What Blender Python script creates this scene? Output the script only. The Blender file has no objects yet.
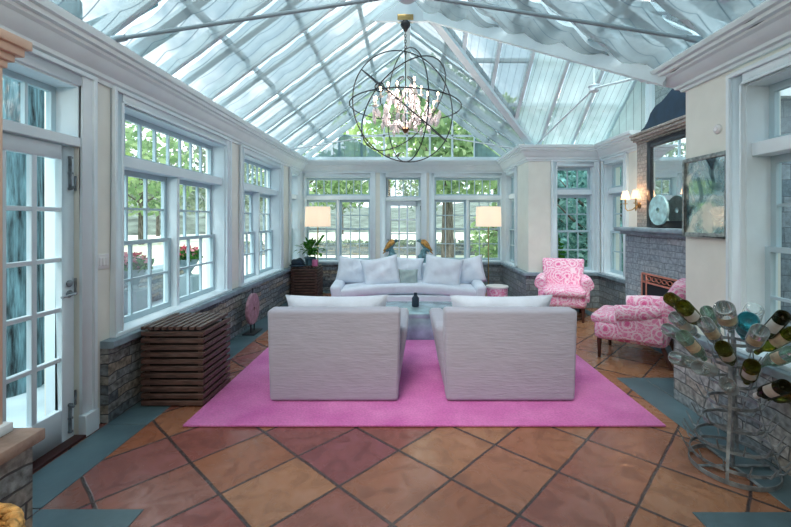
import bpy, bmesh, math, random
from mathutils import Vector, Matrix, Euler
random.seed(7)
C = bpy.context.scene.collection
PI = math.pi
F, VX, VY, CH = 406.0, 407.0, 219.8, 1.5

def U(x, y, z):
    """a point of the place from its direction and its depth in metres"""
    return Vector(((x-VX)*z/F, z, CH-(y-VY)*z/F))

# ------------------------------------------------------------------ mesh builder
class MB:
    def __init__(s): s.v=[]; s.f=[]; s.uv={}; s.mi={}; s.cur=0
    def add(s, vs, fs, uvs=None):
        n=len(s.v); s.v+= [Vector(p) for p in vs]
        for k,f in enumerate(fs):
            s.mi[len(s.f)]=s.cur
            if uvs: s.uv[len(s.f)]=uvs[k]
            s.f.append([i+n for i in f])
        return s
    def box(s, a, b, M=None):
        x0,y0,z0=a; x1,y1,z1=b
        vs=[Vector((x,y,z)) for z in (z0,z1) for y in (y0,y1) for x in (x0,x1)]
        if M: vs=[M@p for p in vs]
        return s.add(vs,[(0,2,3,1),(4,5,7,6),(0,1,5,4),(2,6,7,3),(0,4,6,2),(1,3,7,5)])
    def cbox(s,c,d,M=None):
        c=Vector(c); d=Vector(d)/2
        return s.box(c-d,c+d,M)
    def bar(s,p0,p1,w,h,up=(0,0,1)):
        """rectangular bar p0->p1; w across, h along 'up'"""
        p0=Vector(p0);p1=Vector(p1);d=(p1-p0).normalized();u=Vector(up)
        a=d.cross(u)
        if a.length<1e-5: a=d.cross(Vector((1,0,0)))
        a.normalize(); b=a.cross(d).normalized()
        vs=[p+a*(i*w/2)+b*(j*h/2) for p in (p0,p1) for i,j in ((-1,-1),(1,-1),(1,1),(-1,1))]
        return s.add(vs,[(0,1,2,3),(7,6,5,4),(0,4,5,1),(1,5,6,2),(2,6,7,3),(3,7,4,0)])
    def lathe(s,prof,n=20,M=None,a0=0,a1=2*PI):
        full=abs(a1-a0-2*PI)<1e-6; m=n if full else n+1
        vs=[]
        for r,z in prof:
            for k in range(m):
                a=a0+(a1-a0)*k/n
                vs.append(Vector((r*math.cos(a),r*math.sin(a),z)))
        if M: vs=[M@p for p in vs]
        fs=[]
        for i in range(len(prof)-1):
            for k in range(n):
                k2=(k+1)%m
                fs.append((i*m+k,i*m+k2,(i+1)*m+k2,(i+1)*m+k))
        return s.add(vs,fs)
    def tube(s,pts,r,n=8,closed=False):
        pts=[Vector(p) for p in pts]; N=len(pts)
        rs=r if isinstance(r,(list,tuple)) else [r]*N
        rings=[]; a=None
        for i,p in enumerate(pts):
            if closed: d=pts[(i+1)%N]-pts[i-1]
            else: d=pts[min(i+1,N-1)]-pts[max(i-1,0)]
            d.normalize()
            if a is None:
                a=d.cross(Vector((0,0,1)))
                if a.length<1e-3: a=d.cross(Vector((1,0,0)))
            else: a=a-d*a.dot(d)
            a.normalize(); b=d.cross(a)
            rings.append([p+a*(rs[i]*math.cos(2*PI*k/n))+b*(rs[i]*math.sin(2*PI*k/n)) for k in range(n)])
        vs=[p for q in rings for p in q]; fs=[]
        M=N if closed else N-1
        for i in range(M):
            j=(i+1)%N
            for k in range(n): fs.append((i*n+k,i*n+(k+1)%n,j*n+(k+1)%n,j*n+k))
        if not closed:
            fs.append(tuple(range(n-1,-1,-1))); fs.append(tuple((N-1)*n+k for k in range(n)))
        return s.add(vs,fs)
    def prism(s,poly,h0,h1,M=None):
        """poly in local xy, extruded along local z"""
        n=len(poly)
        vs=[Vector((x,y,h)) for h in (h0,h1) for x,y in poly]
        if M: vs=[M@p for p in vs]
        fs=[tuple(range(n-1,-1,-1)),tuple(range(n,2*n))]
        fs+=[(k,(k+1)%n,n+(k+1)%n,n+k) for k in range(n)]
        return s.add(vs,fs)
    def grid(s,fn,nu,nv,uvfn=None):
        vs=[fn(i/nu,j/nv) for j in range(nv+1) for i in range(nu+1)]
        fs=[];uv=[]
        for j in range(nv):
            for i in range(nu):
                a=j*(nu+1)+i
                fs.append((a,a+1,a+nu+2,a+nu+1))
                if uvfn: uv.append([uvfn(i/nu,j/nv),uvfn((i+1)/nu,j/nv),uvfn((i+1)/nu,(j+1)/nv),uvfn(i/nu,(j+1)/nv)])
        return s.add(vs,fs,uv if uvfn else None)
    def ball(s,c,r,n=10,m=7):
        c=Vector(c); r=Vector(r) if hasattr(r,'__len__') else Vector((r,r,r))
        prof=[(math.sin(PI*i/m),-math.cos(PI*i/m)) for i in range(m+1)]
        M=Matrix.Translation(c)@Matrix.Diagonal((r.x,r.y,r.z,1))
        return s.lathe(prof,n,M)
    def build(s,name,m,parent=None,smooth=False,bevel=0,seg=2,origin=None,world=False,sub=0,angle=None):
        me=bpy.data.meshes.new(name)
        off=Vector((0,0,0))
        if origin is not None: off=Vector(origin)
        elif world and parent is not None: off=parent.location.copy()
        me.from_pydata([p-off for p in s.v],[],s.f)
        if s.uv:
            L=me.uv_layers.new(name='UVMap')
            for pi,p in enumerate(me.polygons):
                if pi in s.uv:
                    for li,uv in zip(p.loop_indices,s.uv[pi]): L.data[li].uv=uv
        ms=m if isinstance(m,(list,tuple)) else [m]
        for q in ms: me.materials.append(q)
        for pi,p in enumerate(me.polygons): p.material_index=s.mi.get(pi,0)
        bm=bmesh.new(); bm.from_mesh(me)
        bmesh.ops.remove_doubles(bm,verts=bm.verts,dist=1e-5)
        bmesh.ops.recalc_face_normals(bm,faces=bm.faces)
        if bevel: 
            es=[e for e in bm.edges if len(e.link_faces)==2 and e.calc_face_angle(0)>0.4]
            bmesh.ops.bevel(bm,geom=es,offset=bevel,segments=seg,profile=0.5,affect='EDGES',clamp_overlap=True)
        bm.to_mesh(me); bm.free()
        if smooth or bevel:
            for p in me.polygons: p.use_smooth=True
            if angle is None: angle = 60 if smooth else 40
            try: me.set_sharp_from_angle(angle=math.radians(angle))
            except Exception: pass
        o=bpy.data.objects.new(name,me); C.objects.link(o)
        if origin is not None: o.location=off
        if parent is not None: o.parent=parent
        if sub:
            md=o.modifiers.new('s','SUBSURF'); md.levels=sub; md.render_levels=sub
        return o

def tag(o,label,cat,group=None,kind=None):
    o['label']=label; o['category']=cat
    if group: o['group']=group
    if kind: o['kind']=kind
    return o
def empty(name,loc=(0,0,0),rz=0,label=None,cat=None,group=None):
    o=bpy.data.objects.new(name,None); C.objects.link(o); o.location=loc; o.rotation_euler=(0,0,rz)
    o.empty_display_size=.1
    if label: tag(o,label,cat,group)
    return o
def struct(o): o['kind']='structure'; return o
def copy_tree(o,parent=None):
    c=o.copy(); C.objects.link(c); c.parent=parent
    for ch in list(o.children): copy_tree(ch,c)
    return c

# ------------------------------------------------------------------ materials
def newmat(name):
    m=bpy.data.materials.new(name); m.use_nodes=True; nt=m.node_tree; nt.nodes.clear()
    out=nt.nodes.new('ShaderNodeOutputMaterial')
    return m,nt,out
def N(nt,t,**kw):
    n=nt.nodes.new(t)
    for k,v in kw.items():
        if k.startswith('i_'): n.inputs[k[2:].replace('_',' ')].default_value=v
        else: setattr(n,k,v)
    return n
def L(nt,a,b): nt.links.new(a,b)
def c4(c): return (c[0],c[1],c[2],1)
def s2l(r,g,b):
    f=lambda u:(u/255/12.92 if u/255<=.04045 else ((u/255+.055)/1.055)**2.4)
    return (f(r),f(g),f(b))
def ramp(nt,fac,stops,interp='LINEAR'):
    r=nt.nodes.new('ShaderNodeValToRGB'); r.color_ramp.interpolation=interp
    e=r.color_ramp.elements
    while len(e)<len(stops): e.new(.5)
    for q,(p,c) in zip(e,stops): q.position=p; q.color=c4(c)
    L(nt,fac,r.inputs[0]); return r.outputs[0]
def math_(nt,op,a,b=None,c=None):
    n=nt.nodes.new('ShaderNodeMath'); n.operation=op
    for i,x in enumerate((a,b,c)):
        if x is None: continue
        if isinstance(x,(int,float)): n.inputs[i].default_value=x
        else: L(nt,x,n.inputs[i])
    return n.outputs[0]
def mixc(nt,fac,a,b,bt='MIX'):
    n=nt.nodes.new('ShaderNodeMix'); n.data_type='RGBA'; n.blend_type=bt
    for i,x in ((0,fac),(6,a),(7,b)):
        if isinstance(x,(int,float)): n.inputs[i].default_value=x
        elif isinstance(x,tuple): n.inputs[i].default_value=c4(x)
        else: L(nt,x,n.inputs[i])
    return n.outputs[2]
def pbr(name,col,rough=.5,metal=0,var=.08,scale=6,bump=0,bscale=60,stretch=None,emit=None,es=0,spec=None,coat=0,sheen=0):
    m,nt,out=newmat(name)
    p=N(nt,'ShaderNodeBsdfPrincipled'); L(nt,p.outputs[0],out.inputs[0])
    p.inputs['Roughness'].default_value=rough; p.inputs['Metallic'].default_value=metal
    if spec is not None: p.inputs['Specular IOR Level'].default_value=spec
    if coat: p.inputs['Coat Weight'].default_value=coat
    if sheen: p.inputs['Sheen Weight'].default_value=sheen
    tc=N(nt,'ShaderNodeTexCoord'); mp=N(nt,'ShaderNodeMapping')
    L(nt,tc.outputs['Object'],mp.inputs[0])
    if stretch: mp.inputs['Scale'].default_value=stretch
    nz=N(nt,'ShaderNodeTexNoise'); nz.inputs['Scale'].default_value=scale; nz.inputs['Detail'].default_value=4
    L(nt,mp.outputs[0],nz.inputs['Vector'])
    lo=tuple(max(0,x*(1-var*1.6)) for x in col); hi=tuple(min(1,x*(1+var*1.6)) for x in col)
    L(nt,ramp(nt,nz.outputs[0],[(.3,lo),(.7,hi)]),p.inputs['Base Color'])
    if bump:
        n2=N(nt,'ShaderNodeTexNoise'); n2.inputs['Scale'].default_value=bscale; n2.inputs['Detail'].default_value=3
        L(nt,mp.outputs[0],n2.inputs['Vector'])
        b=N(nt,'ShaderNodeBump'); b.inputs['Strength'].default_value=bump; b.inputs['Distance'].default_value=.02
        L(nt,n2.outputs[0],b.inputs['Height']); L(nt,b.outputs[0],p.inputs['Normal'])
    if emit: p.inputs['Emission Color'].default_value=c4(emit); p.inputs['Emission Strength'].default_value=es
    return m
def boxuv(nt):
    """(u,v,0) on any axis-aligned face from world position and normal"""
    g=N(nt,'ShaderNodeNewGeometry')
    sp=N(nt,'ShaderNodeSeparateXYZ'); L(nt,g.outputs['Position'],sp.inputs[0])
    sn=N(nt,'ShaderNodeSeparateXYZ'); L(nt,g.outputs['True Normal'],sn.inputs[0])
    ax=math_(nt,'ABSOLUTE',sn.outputs[0]); ay=math_(nt,'ABSOLUTE',sn.outputs[1]); az=math_(nt,'ABSOLUTE',sn.outputs[2])
    u=math_(nt,'ADD',math_(nt,'MULTIPLY',sp.outputs[0],math_(nt,'MAXIMUM',ay,az)),math_(nt,'MULTIPLY',sp.outputs[1],ax))
    v=math_(nt,'ADD',math_(nt,'MULTIPLY',sp.outputs[2],math_(nt,'MAXIMUM',ax,ay)),math_(nt,'MULTIPLY',sp.outputs[1],az))
    c=N(nt,'ShaderNodeCombineXYZ'); L(nt,u,c.inputs[0]); L(nt,v,c.inputs[1])
    return c.outputs[0],g
def stone(name,cols,bw=.28,bh=.075,mortar=.007,mcol=(.10,.11,.12),bump=.5,rough=.8,con=.35,dist=.035):
    m,nt,out=newmat(name)
    p=N(nt,'ShaderNodeBsdfPrincipled'); L(nt,p.outputs[0],out.inputs[0]); p.inputs['Roughness'].default_value=rough
    uv,g=boxuv(nt)
    nz=N(nt,'ShaderNodeTexNoise'); nz.inputs['Scale'].default_value=5; L(nt,g.outputs['Position'],nz.inputs['Vector'])
    vm=N(nt,'ShaderNodeVectorMath',operation='SUBTRACT'); L(nt,nz.outputs['Color'],vm.inputs[0]); vm.inputs[1].default_value=(.5,.5,.5)
    vs=N(nt,'ShaderNodeVectorMath',operation='SCALE'); L(nt,vm.outputs[0],vs.inputs[0]); vs.inputs['Scale'].default_value=dist
    va=N(nt,'ShaderNodeVectorMath',operation='ADD'); L(nt,uv,va.inputs[0]); L(nt,vs.outputs[0],va.inputs[1])
    br=N(nt,'ShaderNodeTexBrick',offset=.43,squash=1.6,squash_frequency=3)
    br.inputs['Scale'].default_value=1; br.inputs['Mortar Size'].default_value=mortar; br.inputs['Mortar Smooth'].default_value=.3
    br.inputs['Brick Width'].default_value=bw; br.inputs['Row Height'].default_value=bh
    br.inputs['Color1'].default_value=(0,0,0,1); br.inputs['Color2'].default_value=(1,1,1,1); br.inputs['Mortar'].default_value=(.5,.5,.5,1)
    L(nt,va.outputs[0],br.inputs['Vector'])
    base=ramp(nt,br.outputs['Color'],[(i/(len(cols)-1),c) for i,c in enumerate(cols)])
    n2=N(nt,'ShaderNodeTexNoise'); n2.inputs['Scale'].default_value=26; n2.inputs['Detail'].default_value=6; L(nt,g.outputs['Position'],n2.inputs['Vector'])
    dark=ramp(nt,n2.outputs[0],[(.3,(1-con,1-con,1-con)),(.7,(1+con*.75,1+con*.75,1+con*.7))])
    base=mixc(nt,1.0,base,dark,'MULTIPLY')
    base=mixc(nt,br.outputs['Fac'],base,mcol)
    L(nt,base,p.inputs['Base Color'])
    h=math_(nt,'SUBTRACT',math_(nt,'MULTIPLY',n2.outputs[0],.6),br.outputs['Fac'])
    b=N(nt,'ShaderNodeBump'); b.inputs['Strength'].default_value=bump; b.inputs['Distance'].default_value=.015
    L(nt,h,b.inputs['Height']); L(nt,b.outputs[0],p.inputs['Normal'])
    return m
def glass(name,tint=(.93,.98,.98),refl=.5,body=0,bodycol=(.8,.9,.9)):
    """thin pane: tinted see-through plus fresnel reflection"""
    m,nt,out=newmat(name)
    t=N(nt,'ShaderNodeBsdfTransparent'); t.inputs[0].default_value=c4(tint)
    g=N(nt,'ShaderNodeBsdfGlossy'); g.inputs['Roughness'].default_value=.03
    fr=N(nt,'ShaderNodeFresnel'); fr.inputs[0].default_value=1.5
    f=math_(nt,'MULTIPLY',fr.outputs[0],refl)
    mx=N(nt,'ShaderNodeMixShader'); L(nt,f,mx.inputs[0]); L(nt,t.outputs[0],mx.inputs[1]); L(nt,g.outputs[0],mx.inputs[2])
    last=mx.outputs[0]
    if body:
        d=N(nt,'ShaderNodeBsdfDiffuse'); d.inputs[0].default_value=c4(bodycol)
        lw=N(nt,'ShaderNodeLayerWeight'); lw.inputs[0].default_value=.35
        m2=N(nt,'ShaderNodeMixShader'); L(nt,math_(nt,'MULTIPLY',lw.outputs['Facing'],body),m2.inputs[0])
        L(nt,last,m2.inputs[1]); L(nt,d.outputs[0],m2.inputs[2]); last=m2.outputs[0]
    L(nt,last,out.inputs[0]); return m
def fabric_shade(name,col,em,es,trans=.0):
    m,nt,out=newmat(name)
    d=N(nt,'ShaderNodeBsdfDiffuse'); d.inputs[0].default_value=c4(col)
    t=N(nt,'ShaderNodeBsdfTranslucent'); t.inputs[0].default_value=c4(col)
    mx=N(nt,'ShaderNodeMixShader'); mx.inputs[0].default_value=.5
    L(nt,d.outputs[0],mx.inputs[1]); L(nt,t.outputs[0],mx.inputs[2])
    e=N(nt,'ShaderNodeEmission'); e.inputs[0].default_value=c4(em); e.inputs[1].default_value=es
    a=N(nt,'ShaderNodeAddShader'); L(nt,mx.outputs[0],a.inputs[0]); L(nt,e.outputs[0],a.inputs[1])
    L(nt,a.outputs[0],out.inputs[0]); return m
def blind_mat(name,col,transp,seams=4,seamcol=(.12,.16,.18)):
    m,nt,out=newmat(name)
    uv=N(nt,'ShaderNodeUVMap'); sp=N(nt,'ShaderNodeSeparateXYZ'); L(nt,uv.outputs[0],sp.inputs[0])
    fr=math_(nt,'FRACT',math_(nt,'MULTIPLY',sp.outputs[0],seams))
    ds=math_(nt,'ABSOLUTE',math_(nt,'SUBTRACT',fr,.5))
    seam=math_(nt,'LESS_THAN',ds,.028)
    wv=N(nt,'ShaderNodeTexNoise'); wv.inputs['Scale'].default_value=3; wv.inputs['Detail'].default_value=5
    L(nt,uv.outputs[0],wv.inputs['Vector'])
    base=ramp(nt,wv.outputs[0],[(.3,tuple(x*.86 for x in col)),(.7,tuple(min(1,x*1.1) for x in col))])
    base=mixc(nt,seam,base,seamcol)
    d=N(nt,'ShaderNodeBsdfDiffuse'); L(nt,base,d.inputs[0])
    t=N(nt,'ShaderNodeBsdfTranslucent'); L(nt,base,t.inputs[0])
    mx=N(nt,'ShaderNodeMixShader'); mx.inputs[0].default_value=.6
    L(nt,d.outputs[0],mx.inputs[1]); L(nt,t.outputs[0],mx.inputs[2])
    tr=N(nt,'ShaderNodeBsdfTransparent')
    m2=N(nt,'ShaderNodeMixShader')
    L(nt,math_(nt,'MULTIPLY',math_(nt,'SUBTRACT',1,math_(nt,'MULTIPLY',seam,.7)),transp),m2.inputs[0])
    L(nt,mx.outputs[0],m2.inputs[1]); L(nt,tr.outputs[0],m2.inputs[2])
    L(nt,m2.outputs[0],out.inputs[0]); return m
def floral(name,bg,pk,pk2,scale=9):
    m,nt,out=newmat(name)
    p=N(nt,'ShaderNodeBsdfPrincipled'); L(nt,p.outputs[0],out.inputs[0]); p.inputs['Roughness'].default_value=.8
    tc=N(nt,'ShaderNodeTexCoord')
    nz=N(nt,'ShaderNodeTexNoise'); nz.inputs['Scale'].default_value=22; L(nt,tc.outputs['Object'],nz.inputs['Vector'])
    vm=N(nt,'ShaderNodeVectorMath',operation='SCALE'); L(nt,nz.outputs['Color'],vm.inputs[0]); vm.inputs['Scale'].default_value=.03
    va=N(nt,'ShaderNodeVectorMath',operation='ADD'); L(nt,tc.outputs['Object'],va.inputs[0]); L(nt,vm.outputs[0],va.inputs[1])
    vo=N(nt,'ShaderNodeTexVoronoi'); vo.inputs['Scale'].default_value=scale; L(nt,va.outputs[0],vo.inputs['Vector'])
    rings=math_(nt,'SINE',math_(nt,'MULTIPLY',vo.outputs['Distance'],26))
    a=ramp(nt,rings,[(.0,pk),(.45,pk),(.6,bg),(1,bg)])
    v2=N(nt,'ShaderNodeTexVoronoi'); v2.inputs['Scale'].default_value=scale*3.6; v2.feature='DISTANCE_TO_EDGE'; L(nt,va.outputs[0],v2.inputs['Vector'])
    vein=math_(nt,'LESS_THAN',v2.outputs['Distance'],.07)
    a=mixc(nt,math_(nt,'MULTIPLY',vein,.75),a,bg)
    core=math_(nt,'LESS_THAN',vo.outputs['Distance'],.16)
    a=mixc(nt,core,a,pk2)
    L(nt,a,p.inputs['Base Color']); return m
def leafmat(name,cols,trans=.4):
    m,nt,out=newmat(name)
    g=N(nt,'ShaderNodeNewGeometry')
    nz=N(nt,'ShaderNodeTexNoise'); nz.inputs['Scale'].default_value=1.3; L(nt,g.outputs['Position'],nz.inputs['Vector'])
    mixr=math_(nt,'ADD',math_(nt,'MULTIPLY',g.outputs['Random Per Island'],.5),math_(nt,'MULTIPLY',nz.outputs[0],.5))
    col=ramp(nt,mixr,[(.2+.6*i/(len(cols)-1),c) for i,c in enumerate(cols)])
    d=N(nt,'ShaderNodeBsdfDiffuse'); L(nt,col,d.inputs[0]); t=N(nt,'ShaderNodeBsdfTranslucent'); L(nt,col,t.inputs[0])
    mx=N(nt,'ShaderNodeMixShader'); mx.inputs[0].default_value=trans
    L(nt,d.outputs[0],mx.inputs[1]); L(nt,t.outputs[0],mx.inputs[2]); L(nt,mx.outputs[0],out.inputs[0]); return m

M={}
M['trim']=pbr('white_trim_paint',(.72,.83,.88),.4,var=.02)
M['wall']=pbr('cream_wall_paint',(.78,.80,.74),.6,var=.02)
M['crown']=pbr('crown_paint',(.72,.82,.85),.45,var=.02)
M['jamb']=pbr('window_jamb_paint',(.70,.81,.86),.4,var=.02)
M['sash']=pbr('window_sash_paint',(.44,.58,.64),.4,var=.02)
M['rafter']=pbr('rafter_white_metal',(.70,.83,.88),.35,var=.02)
M['rod']=pbr('grey_painted_steel',(.25,.34,.39),.35,var=.05)
M['stone']=stone('ledge_stone',[(.10,.125,.15),(.22,.265,.29),(.30,.27,.22),(.17,.215,.25),(.36,.37,.36)],bw=.36,bh=.072,mortar=.005,mcol=(.07,.08,.09),con=.6,dist=.06,bump=.9)
M['stonelight']=stone('pale_ledge_stone',[(.20,.25,.28),(.34,.40,.43),(.42,.40,.36),(.28,.34,.38),(.50,.52,.52)],bw=.34,bh=.085,mortar=.005,mcol=(.12,.14,.15),con=.5,dist=.06,bump=.8)
M['brick']=stone('grey_stone_courses',[(.15,.19,.215),(.25,.295,.31),(.19,.235,.26),(.30,.335,.34)],bw=.26,bh=.10,mcol=(.12,.14,.15))
M['chimney']=stone('chimney_stone',[(.25,.33,.39),(.35,.43,.48),(.29,.37,.43),(.40,.46,.50)],bw=.36,bh=.075,mortar=.004,mcol=(.16,.19,.21))
M['upper']=stone('upper_chimney_stone',[(.24,.225,.22),(.42,.37,.34),(.31,.30,.295),(.46,.43,.40)],bw=.22,bh=.05,mortar=.005,mcol=(.26,.25,.24))
M['cap']=pbr('bluestone_cap',(.22,.30,.35),.55,var=.2,bump=.25,bscale=30)
M['pcap']=pbr('brown_stone_cap',(.30,.235,.20),.6,var=.3,bump=.3,bscale=25)
M['bluestone']=pbr('bluestone_floor',(.095,.165,.195),.35,var=.12,scale=3,bump=.12,bscale=14)
M['peach']=pbr('warmlit_column_paint',(.72,.52,.40),.5,var=.03)  # warm lamplight mixed into the column's peach base
M['wood']=pbr('dark_slatted_wood',(.095,.055,.045),.5,var=.35,scale=9,stretch=(1,6,6))
M['slatdark']=pbr('dark_hollow_shade',(.012,.010,.010),.8)  # near-black stand-in for the shade inside the slatted boxes
M['leg']=pbr('turned_leg_wood',(.075,.028,.018),.35,var=.2)
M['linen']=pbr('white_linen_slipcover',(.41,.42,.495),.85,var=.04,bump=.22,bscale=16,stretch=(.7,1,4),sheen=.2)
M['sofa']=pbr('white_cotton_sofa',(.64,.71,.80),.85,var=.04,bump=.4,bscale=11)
M['pillow']=pbr('white_pillow_linen',(.66,.73,.82),.85,var=.04,bump=.5,bscale=10)
M['tealpillow']=pbr('sage_pillow_linen',(.33,.42,.43),.85,var=.06,bump=.3,bscale=20)
M['zinc']=pbr('zinc_table_sheet',(.36,.52,.58),.25,var=.25,scale=5,metal=.35)
M['pinkfab']=floral('pink_floral_fabric',(.85,.68,.76),(.76,.27,.47),(.70,.15,.35),6.5)
M['black']=pbr('black_iron',(.02,.024,.03),.45)
M['iron']=pbr('galvanised_iron',(.25,.30,.33),.45,metal=.35,var=.3,scale=20)
M['brass']=pbr('aged_brass',(.50,.36,.16),.3,metal=.9,var=.15)
M['bronze']=pbr('bronze',(.20,.12,.06),.35,metal=.7,var=.2)
M['copper']=pbr('copper_fire_screen',(.62,.27,.20),.4,metal=.4,var=.1)
M['firebox']=pbr('black_firebox',(.010,.014,.022),.8)  # near-black, for the firebox lining and the screen mesh
M['mirframe']=pbr('black_mirror_frame',(.018,.022,.03),.3)
M['jade']=pbr('pale_jade',(.36,.58,.60),.35,var=.2,scale=14)
M['pinkstone']=pbr('mauve_stone',(.34,.20,.25),.6,var=.2,scale=20)
M['white']=pbr('white_plastic',(.78,.80,.80),.4,var=.01)
M['rope']=pbr('golden_rope',(.58,.36,.13),.7,var=.3,scale=30,bump=.5,bscale=80)
M['shade']=fabric_shade('lamp_shade_linen',(.86,.78,.70),(1,.88,.75),.12)
M['sshade']=fabric_shade('sconce_shade_silk',(.85,.70,.56),(1,.66,.40),.45)
M['bulb']=pbr('candle_bulb',(1,.8,.6),.3,emit=(1,.72,.45),es=9)
M['candle']=pbr('ivory_candle',(.85,.78,.68),.5)
def crystal_mat():
    m,nt,out=newmat('cut_crystal')
    d=N(nt,'ShaderNodeBsdfDiffuse'); d.inputs[0].default_value=(.97,.93,.94,1); t=N(nt,'ShaderNodeBsdfTranslucent'); t.inputs[0].default_value=(.97,.90,.92,1)
    g=N(nt,'ShaderNodeBsdfGlossy'); g.inputs['Roughness'].default_value=.08; tr=N(nt,'ShaderNodeBsdfTransparent')
    m1=N(nt,'ShaderNodeMixShader'); m1.inputs[0].default_value=.6; L(nt,d.outputs[0],m1.inputs[1]); L(nt,t.outputs[0],m1.inputs[2])
    m2=N(nt,'ShaderNodeMixShader'); m2.inputs[0].default_value=.3; L(nt,m1.outputs[0],m2.inputs[1]); L(nt,g.outputs[0],m2.inputs[2])
    m3=N(nt,'ShaderNodeMixShader'); m3.inputs[0].default_value=.15; L(nt,m2.outputs[0],m3.inputs[1]); L(nt,tr.outputs[0],m3.inputs[2])
    L(nt,m3.outputs[0],out.inputs[0]); return m
M['crystal']=crystal_mat()
M['pane']=glass('window_glass',(.93,.985,.99),.28)
M['roofglass']=glass('roof_glass',(.92,.97,.98),.35)
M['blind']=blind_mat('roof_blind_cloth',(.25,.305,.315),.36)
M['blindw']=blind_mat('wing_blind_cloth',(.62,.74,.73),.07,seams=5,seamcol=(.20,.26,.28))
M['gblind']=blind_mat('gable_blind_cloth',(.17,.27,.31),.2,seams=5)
M['slate']=pbr('dark_lead_flashing',(.012,.035,.075),.45,var=.2)
M['soil']=pbr('soil',(.03,.02,.015),.9)
M['pinkceramic']=pbr('pink_ceramic',(.62,.18,.36),.35)
M['tealceramic']=pbr('teal_ceramic',(.10,.20,.25),.3,var=.3)
M['navy']=pbr('navy_cloth',(.015,.035,.06),.7)
M['orange']=pbr('golden_plumage',(.42,.22,.05),.5,var=.4,scale=30)
M['verdigris']=pbr('verdigris_stone',(.10,.22,.26),.5,var=.35,scale=22,bump=.3,bscale=40)
M['paper']=pbr('bottle_label_paper',(.70,.74,.72),.6,var=.08,scale=12)
M['cream_paper']=pbr('cream_bottle_label',(.66,.60,.45),.6,var=.2,scale=25)
M['blue_paper']=pbr('blue_bottle_label',(.10,.36,.44),.5,var=.2,scale=18)
M['bg_green']=glass('olive_bottle_glass',(.50,.50,.13),.8,.5,(.13,.14,.02))
M['bg_dark']=glass('dark_bottle_glass',(.16,.17,.06),.8,.5,(.04,.045,.018))
M['bg_clear']=glass('clear_bottle_glass',(.90,.95,.95),.95,.42,(.86,.96,.98))
M['bg_pale']=glass('pale_green_bottle_glass',(.72,.90,.80),.9,.4,(.55,.76,.66))
M['bg_teal']=glass('aqua_bottle_glass',(.25,.75,.82),.9,.6,(.10,.52,.62))
M['leaf_house']=leafmat('houseplant_leaf',[(.03,.13,.03),(.07,.24,.04),(.14,.34,.06)],.3)
M['leaf_a']=leafmat('hazed_leaf',[(.17,.27,.15),(.30,.43,.22),(.48,.58,.35)])  # greens dulled and lightened to carry garden haze in the colour
M['leaf_b']=leafmat('deep_leaf',[(.18,.38,.37),(.26,.48,.45),(.36,.58,.53)],.6)
M['leaf_c']=leafmat('grey_leaf',[(.20,.25,.22),(.30,.36,.28),(.42,.46,.34)])
M['leaf_y']=leafmat('yellow_green_leaf',[(.24,.36,.14),(.40,.53,.20),(.58,.68,.34)])  # haze mixed in here too, softening the yellow-green
M['bark']=pbr('bark',(.13,.115,.10),.9,var=.5,scale=5,stretch=(4,4,.6),bump=.8,bscale=14)
M['barkblue']=pbr('shaded_bark',(.12,.21,.24),.9,var=.6,scale=6,stretch=(4,4,.5),bump=.8,bscale=14)  # darker and bluer: the shade outside the door is in the colour
M['lawn']=pbr('sunlit_lawn',(.78,.78,.62),.95,var=.12,scale=.4)  # overexposed outdoor glare put into the cream base colour
M['terrace']=pbr('pale_terrace',(.34,.44,.48),.8,var=.15,scale=1.5)
M['hill']=pbr('woodland_hill',(.15,.18,.15),.95,var=.4,scale=.5,bump=.5,bscale=1)
M['shingle']=stone('grey_shingle',[(.10,.15,.19),(.15,.20,.24),(.19,.24,.28)],bw=.13,bh=.12,mortar=.003,mcol=(.05,.07,.09))
M['hedgeface']=pbr('hedge_mass',(.14,.30,.29),.9,var=.4,scale=9)
M['flower']=leafmat('pink_petals',[(.65,.10,.16),(.75,.28,.34),(.80,.55,.55)],.3)
M['threshold']=pbr('mahogany_threshold',(.055,.018,.018),.35)

def mirror_mat(name,antique):
    m,nt,out=newmat(name)
    g=N(nt,'ShaderNodeBsdfGlossy'); g.inputs['Roughness'].default_value=.015 if not antique else .05
    g.inputs[0].default_value=(.80,.86,.86,1)
    d=N(nt,'ShaderNodeBsdfDiffuse'); mx=N(nt,'ShaderNodeMixShader')
    tc=N(nt,'ShaderNodeTexCoord'); nz=N(nt,'ShaderNodeTexNoise'); nz.inputs['Scale'].default_value=4.5 if antique else 2; nz.inputs['Detail'].default_value=8
    nz.inputs['Distortion'].default_value=.8
    L(nt,tc.outputs['Object'],nz.inputs['Vector'])
    if antique:
        L(nt,ramp(nt,nz.outputs[0],[(.34,(.01,.03,.045)),(.46,(.16,.32,.34)),(.60,(.72,.74,.64))]),d.inputs[0])
        L(nt,ramp(nt,nz.outputs[0],[(.36,(.9,.9,.9)),(.45,(.45,.45,.45)),(.52,(.4,.4,.4)),(.60,(.9,.9,.9))]),mx.inputs[0])
    else:
        d.inputs[0].default_value=(.5,.6,.6,1); mx.inputs[0].default_value=.10
    L(nt,g.outputs[0],mx.inputs[1]); L(nt,d.outputs[0],mx.inputs[2]); L(nt,mx.outputs[0],out.inputs[0]); return m
M['mirror']=mirror_mat('mirror_glass',False); M['silver']=pbr('worn_silver_frame',(.26,.29,.29),.4,metal=.3,var=.3,scale=30)
M['antique']=mirror_mat('antique_mirror_glass',True)

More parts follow.
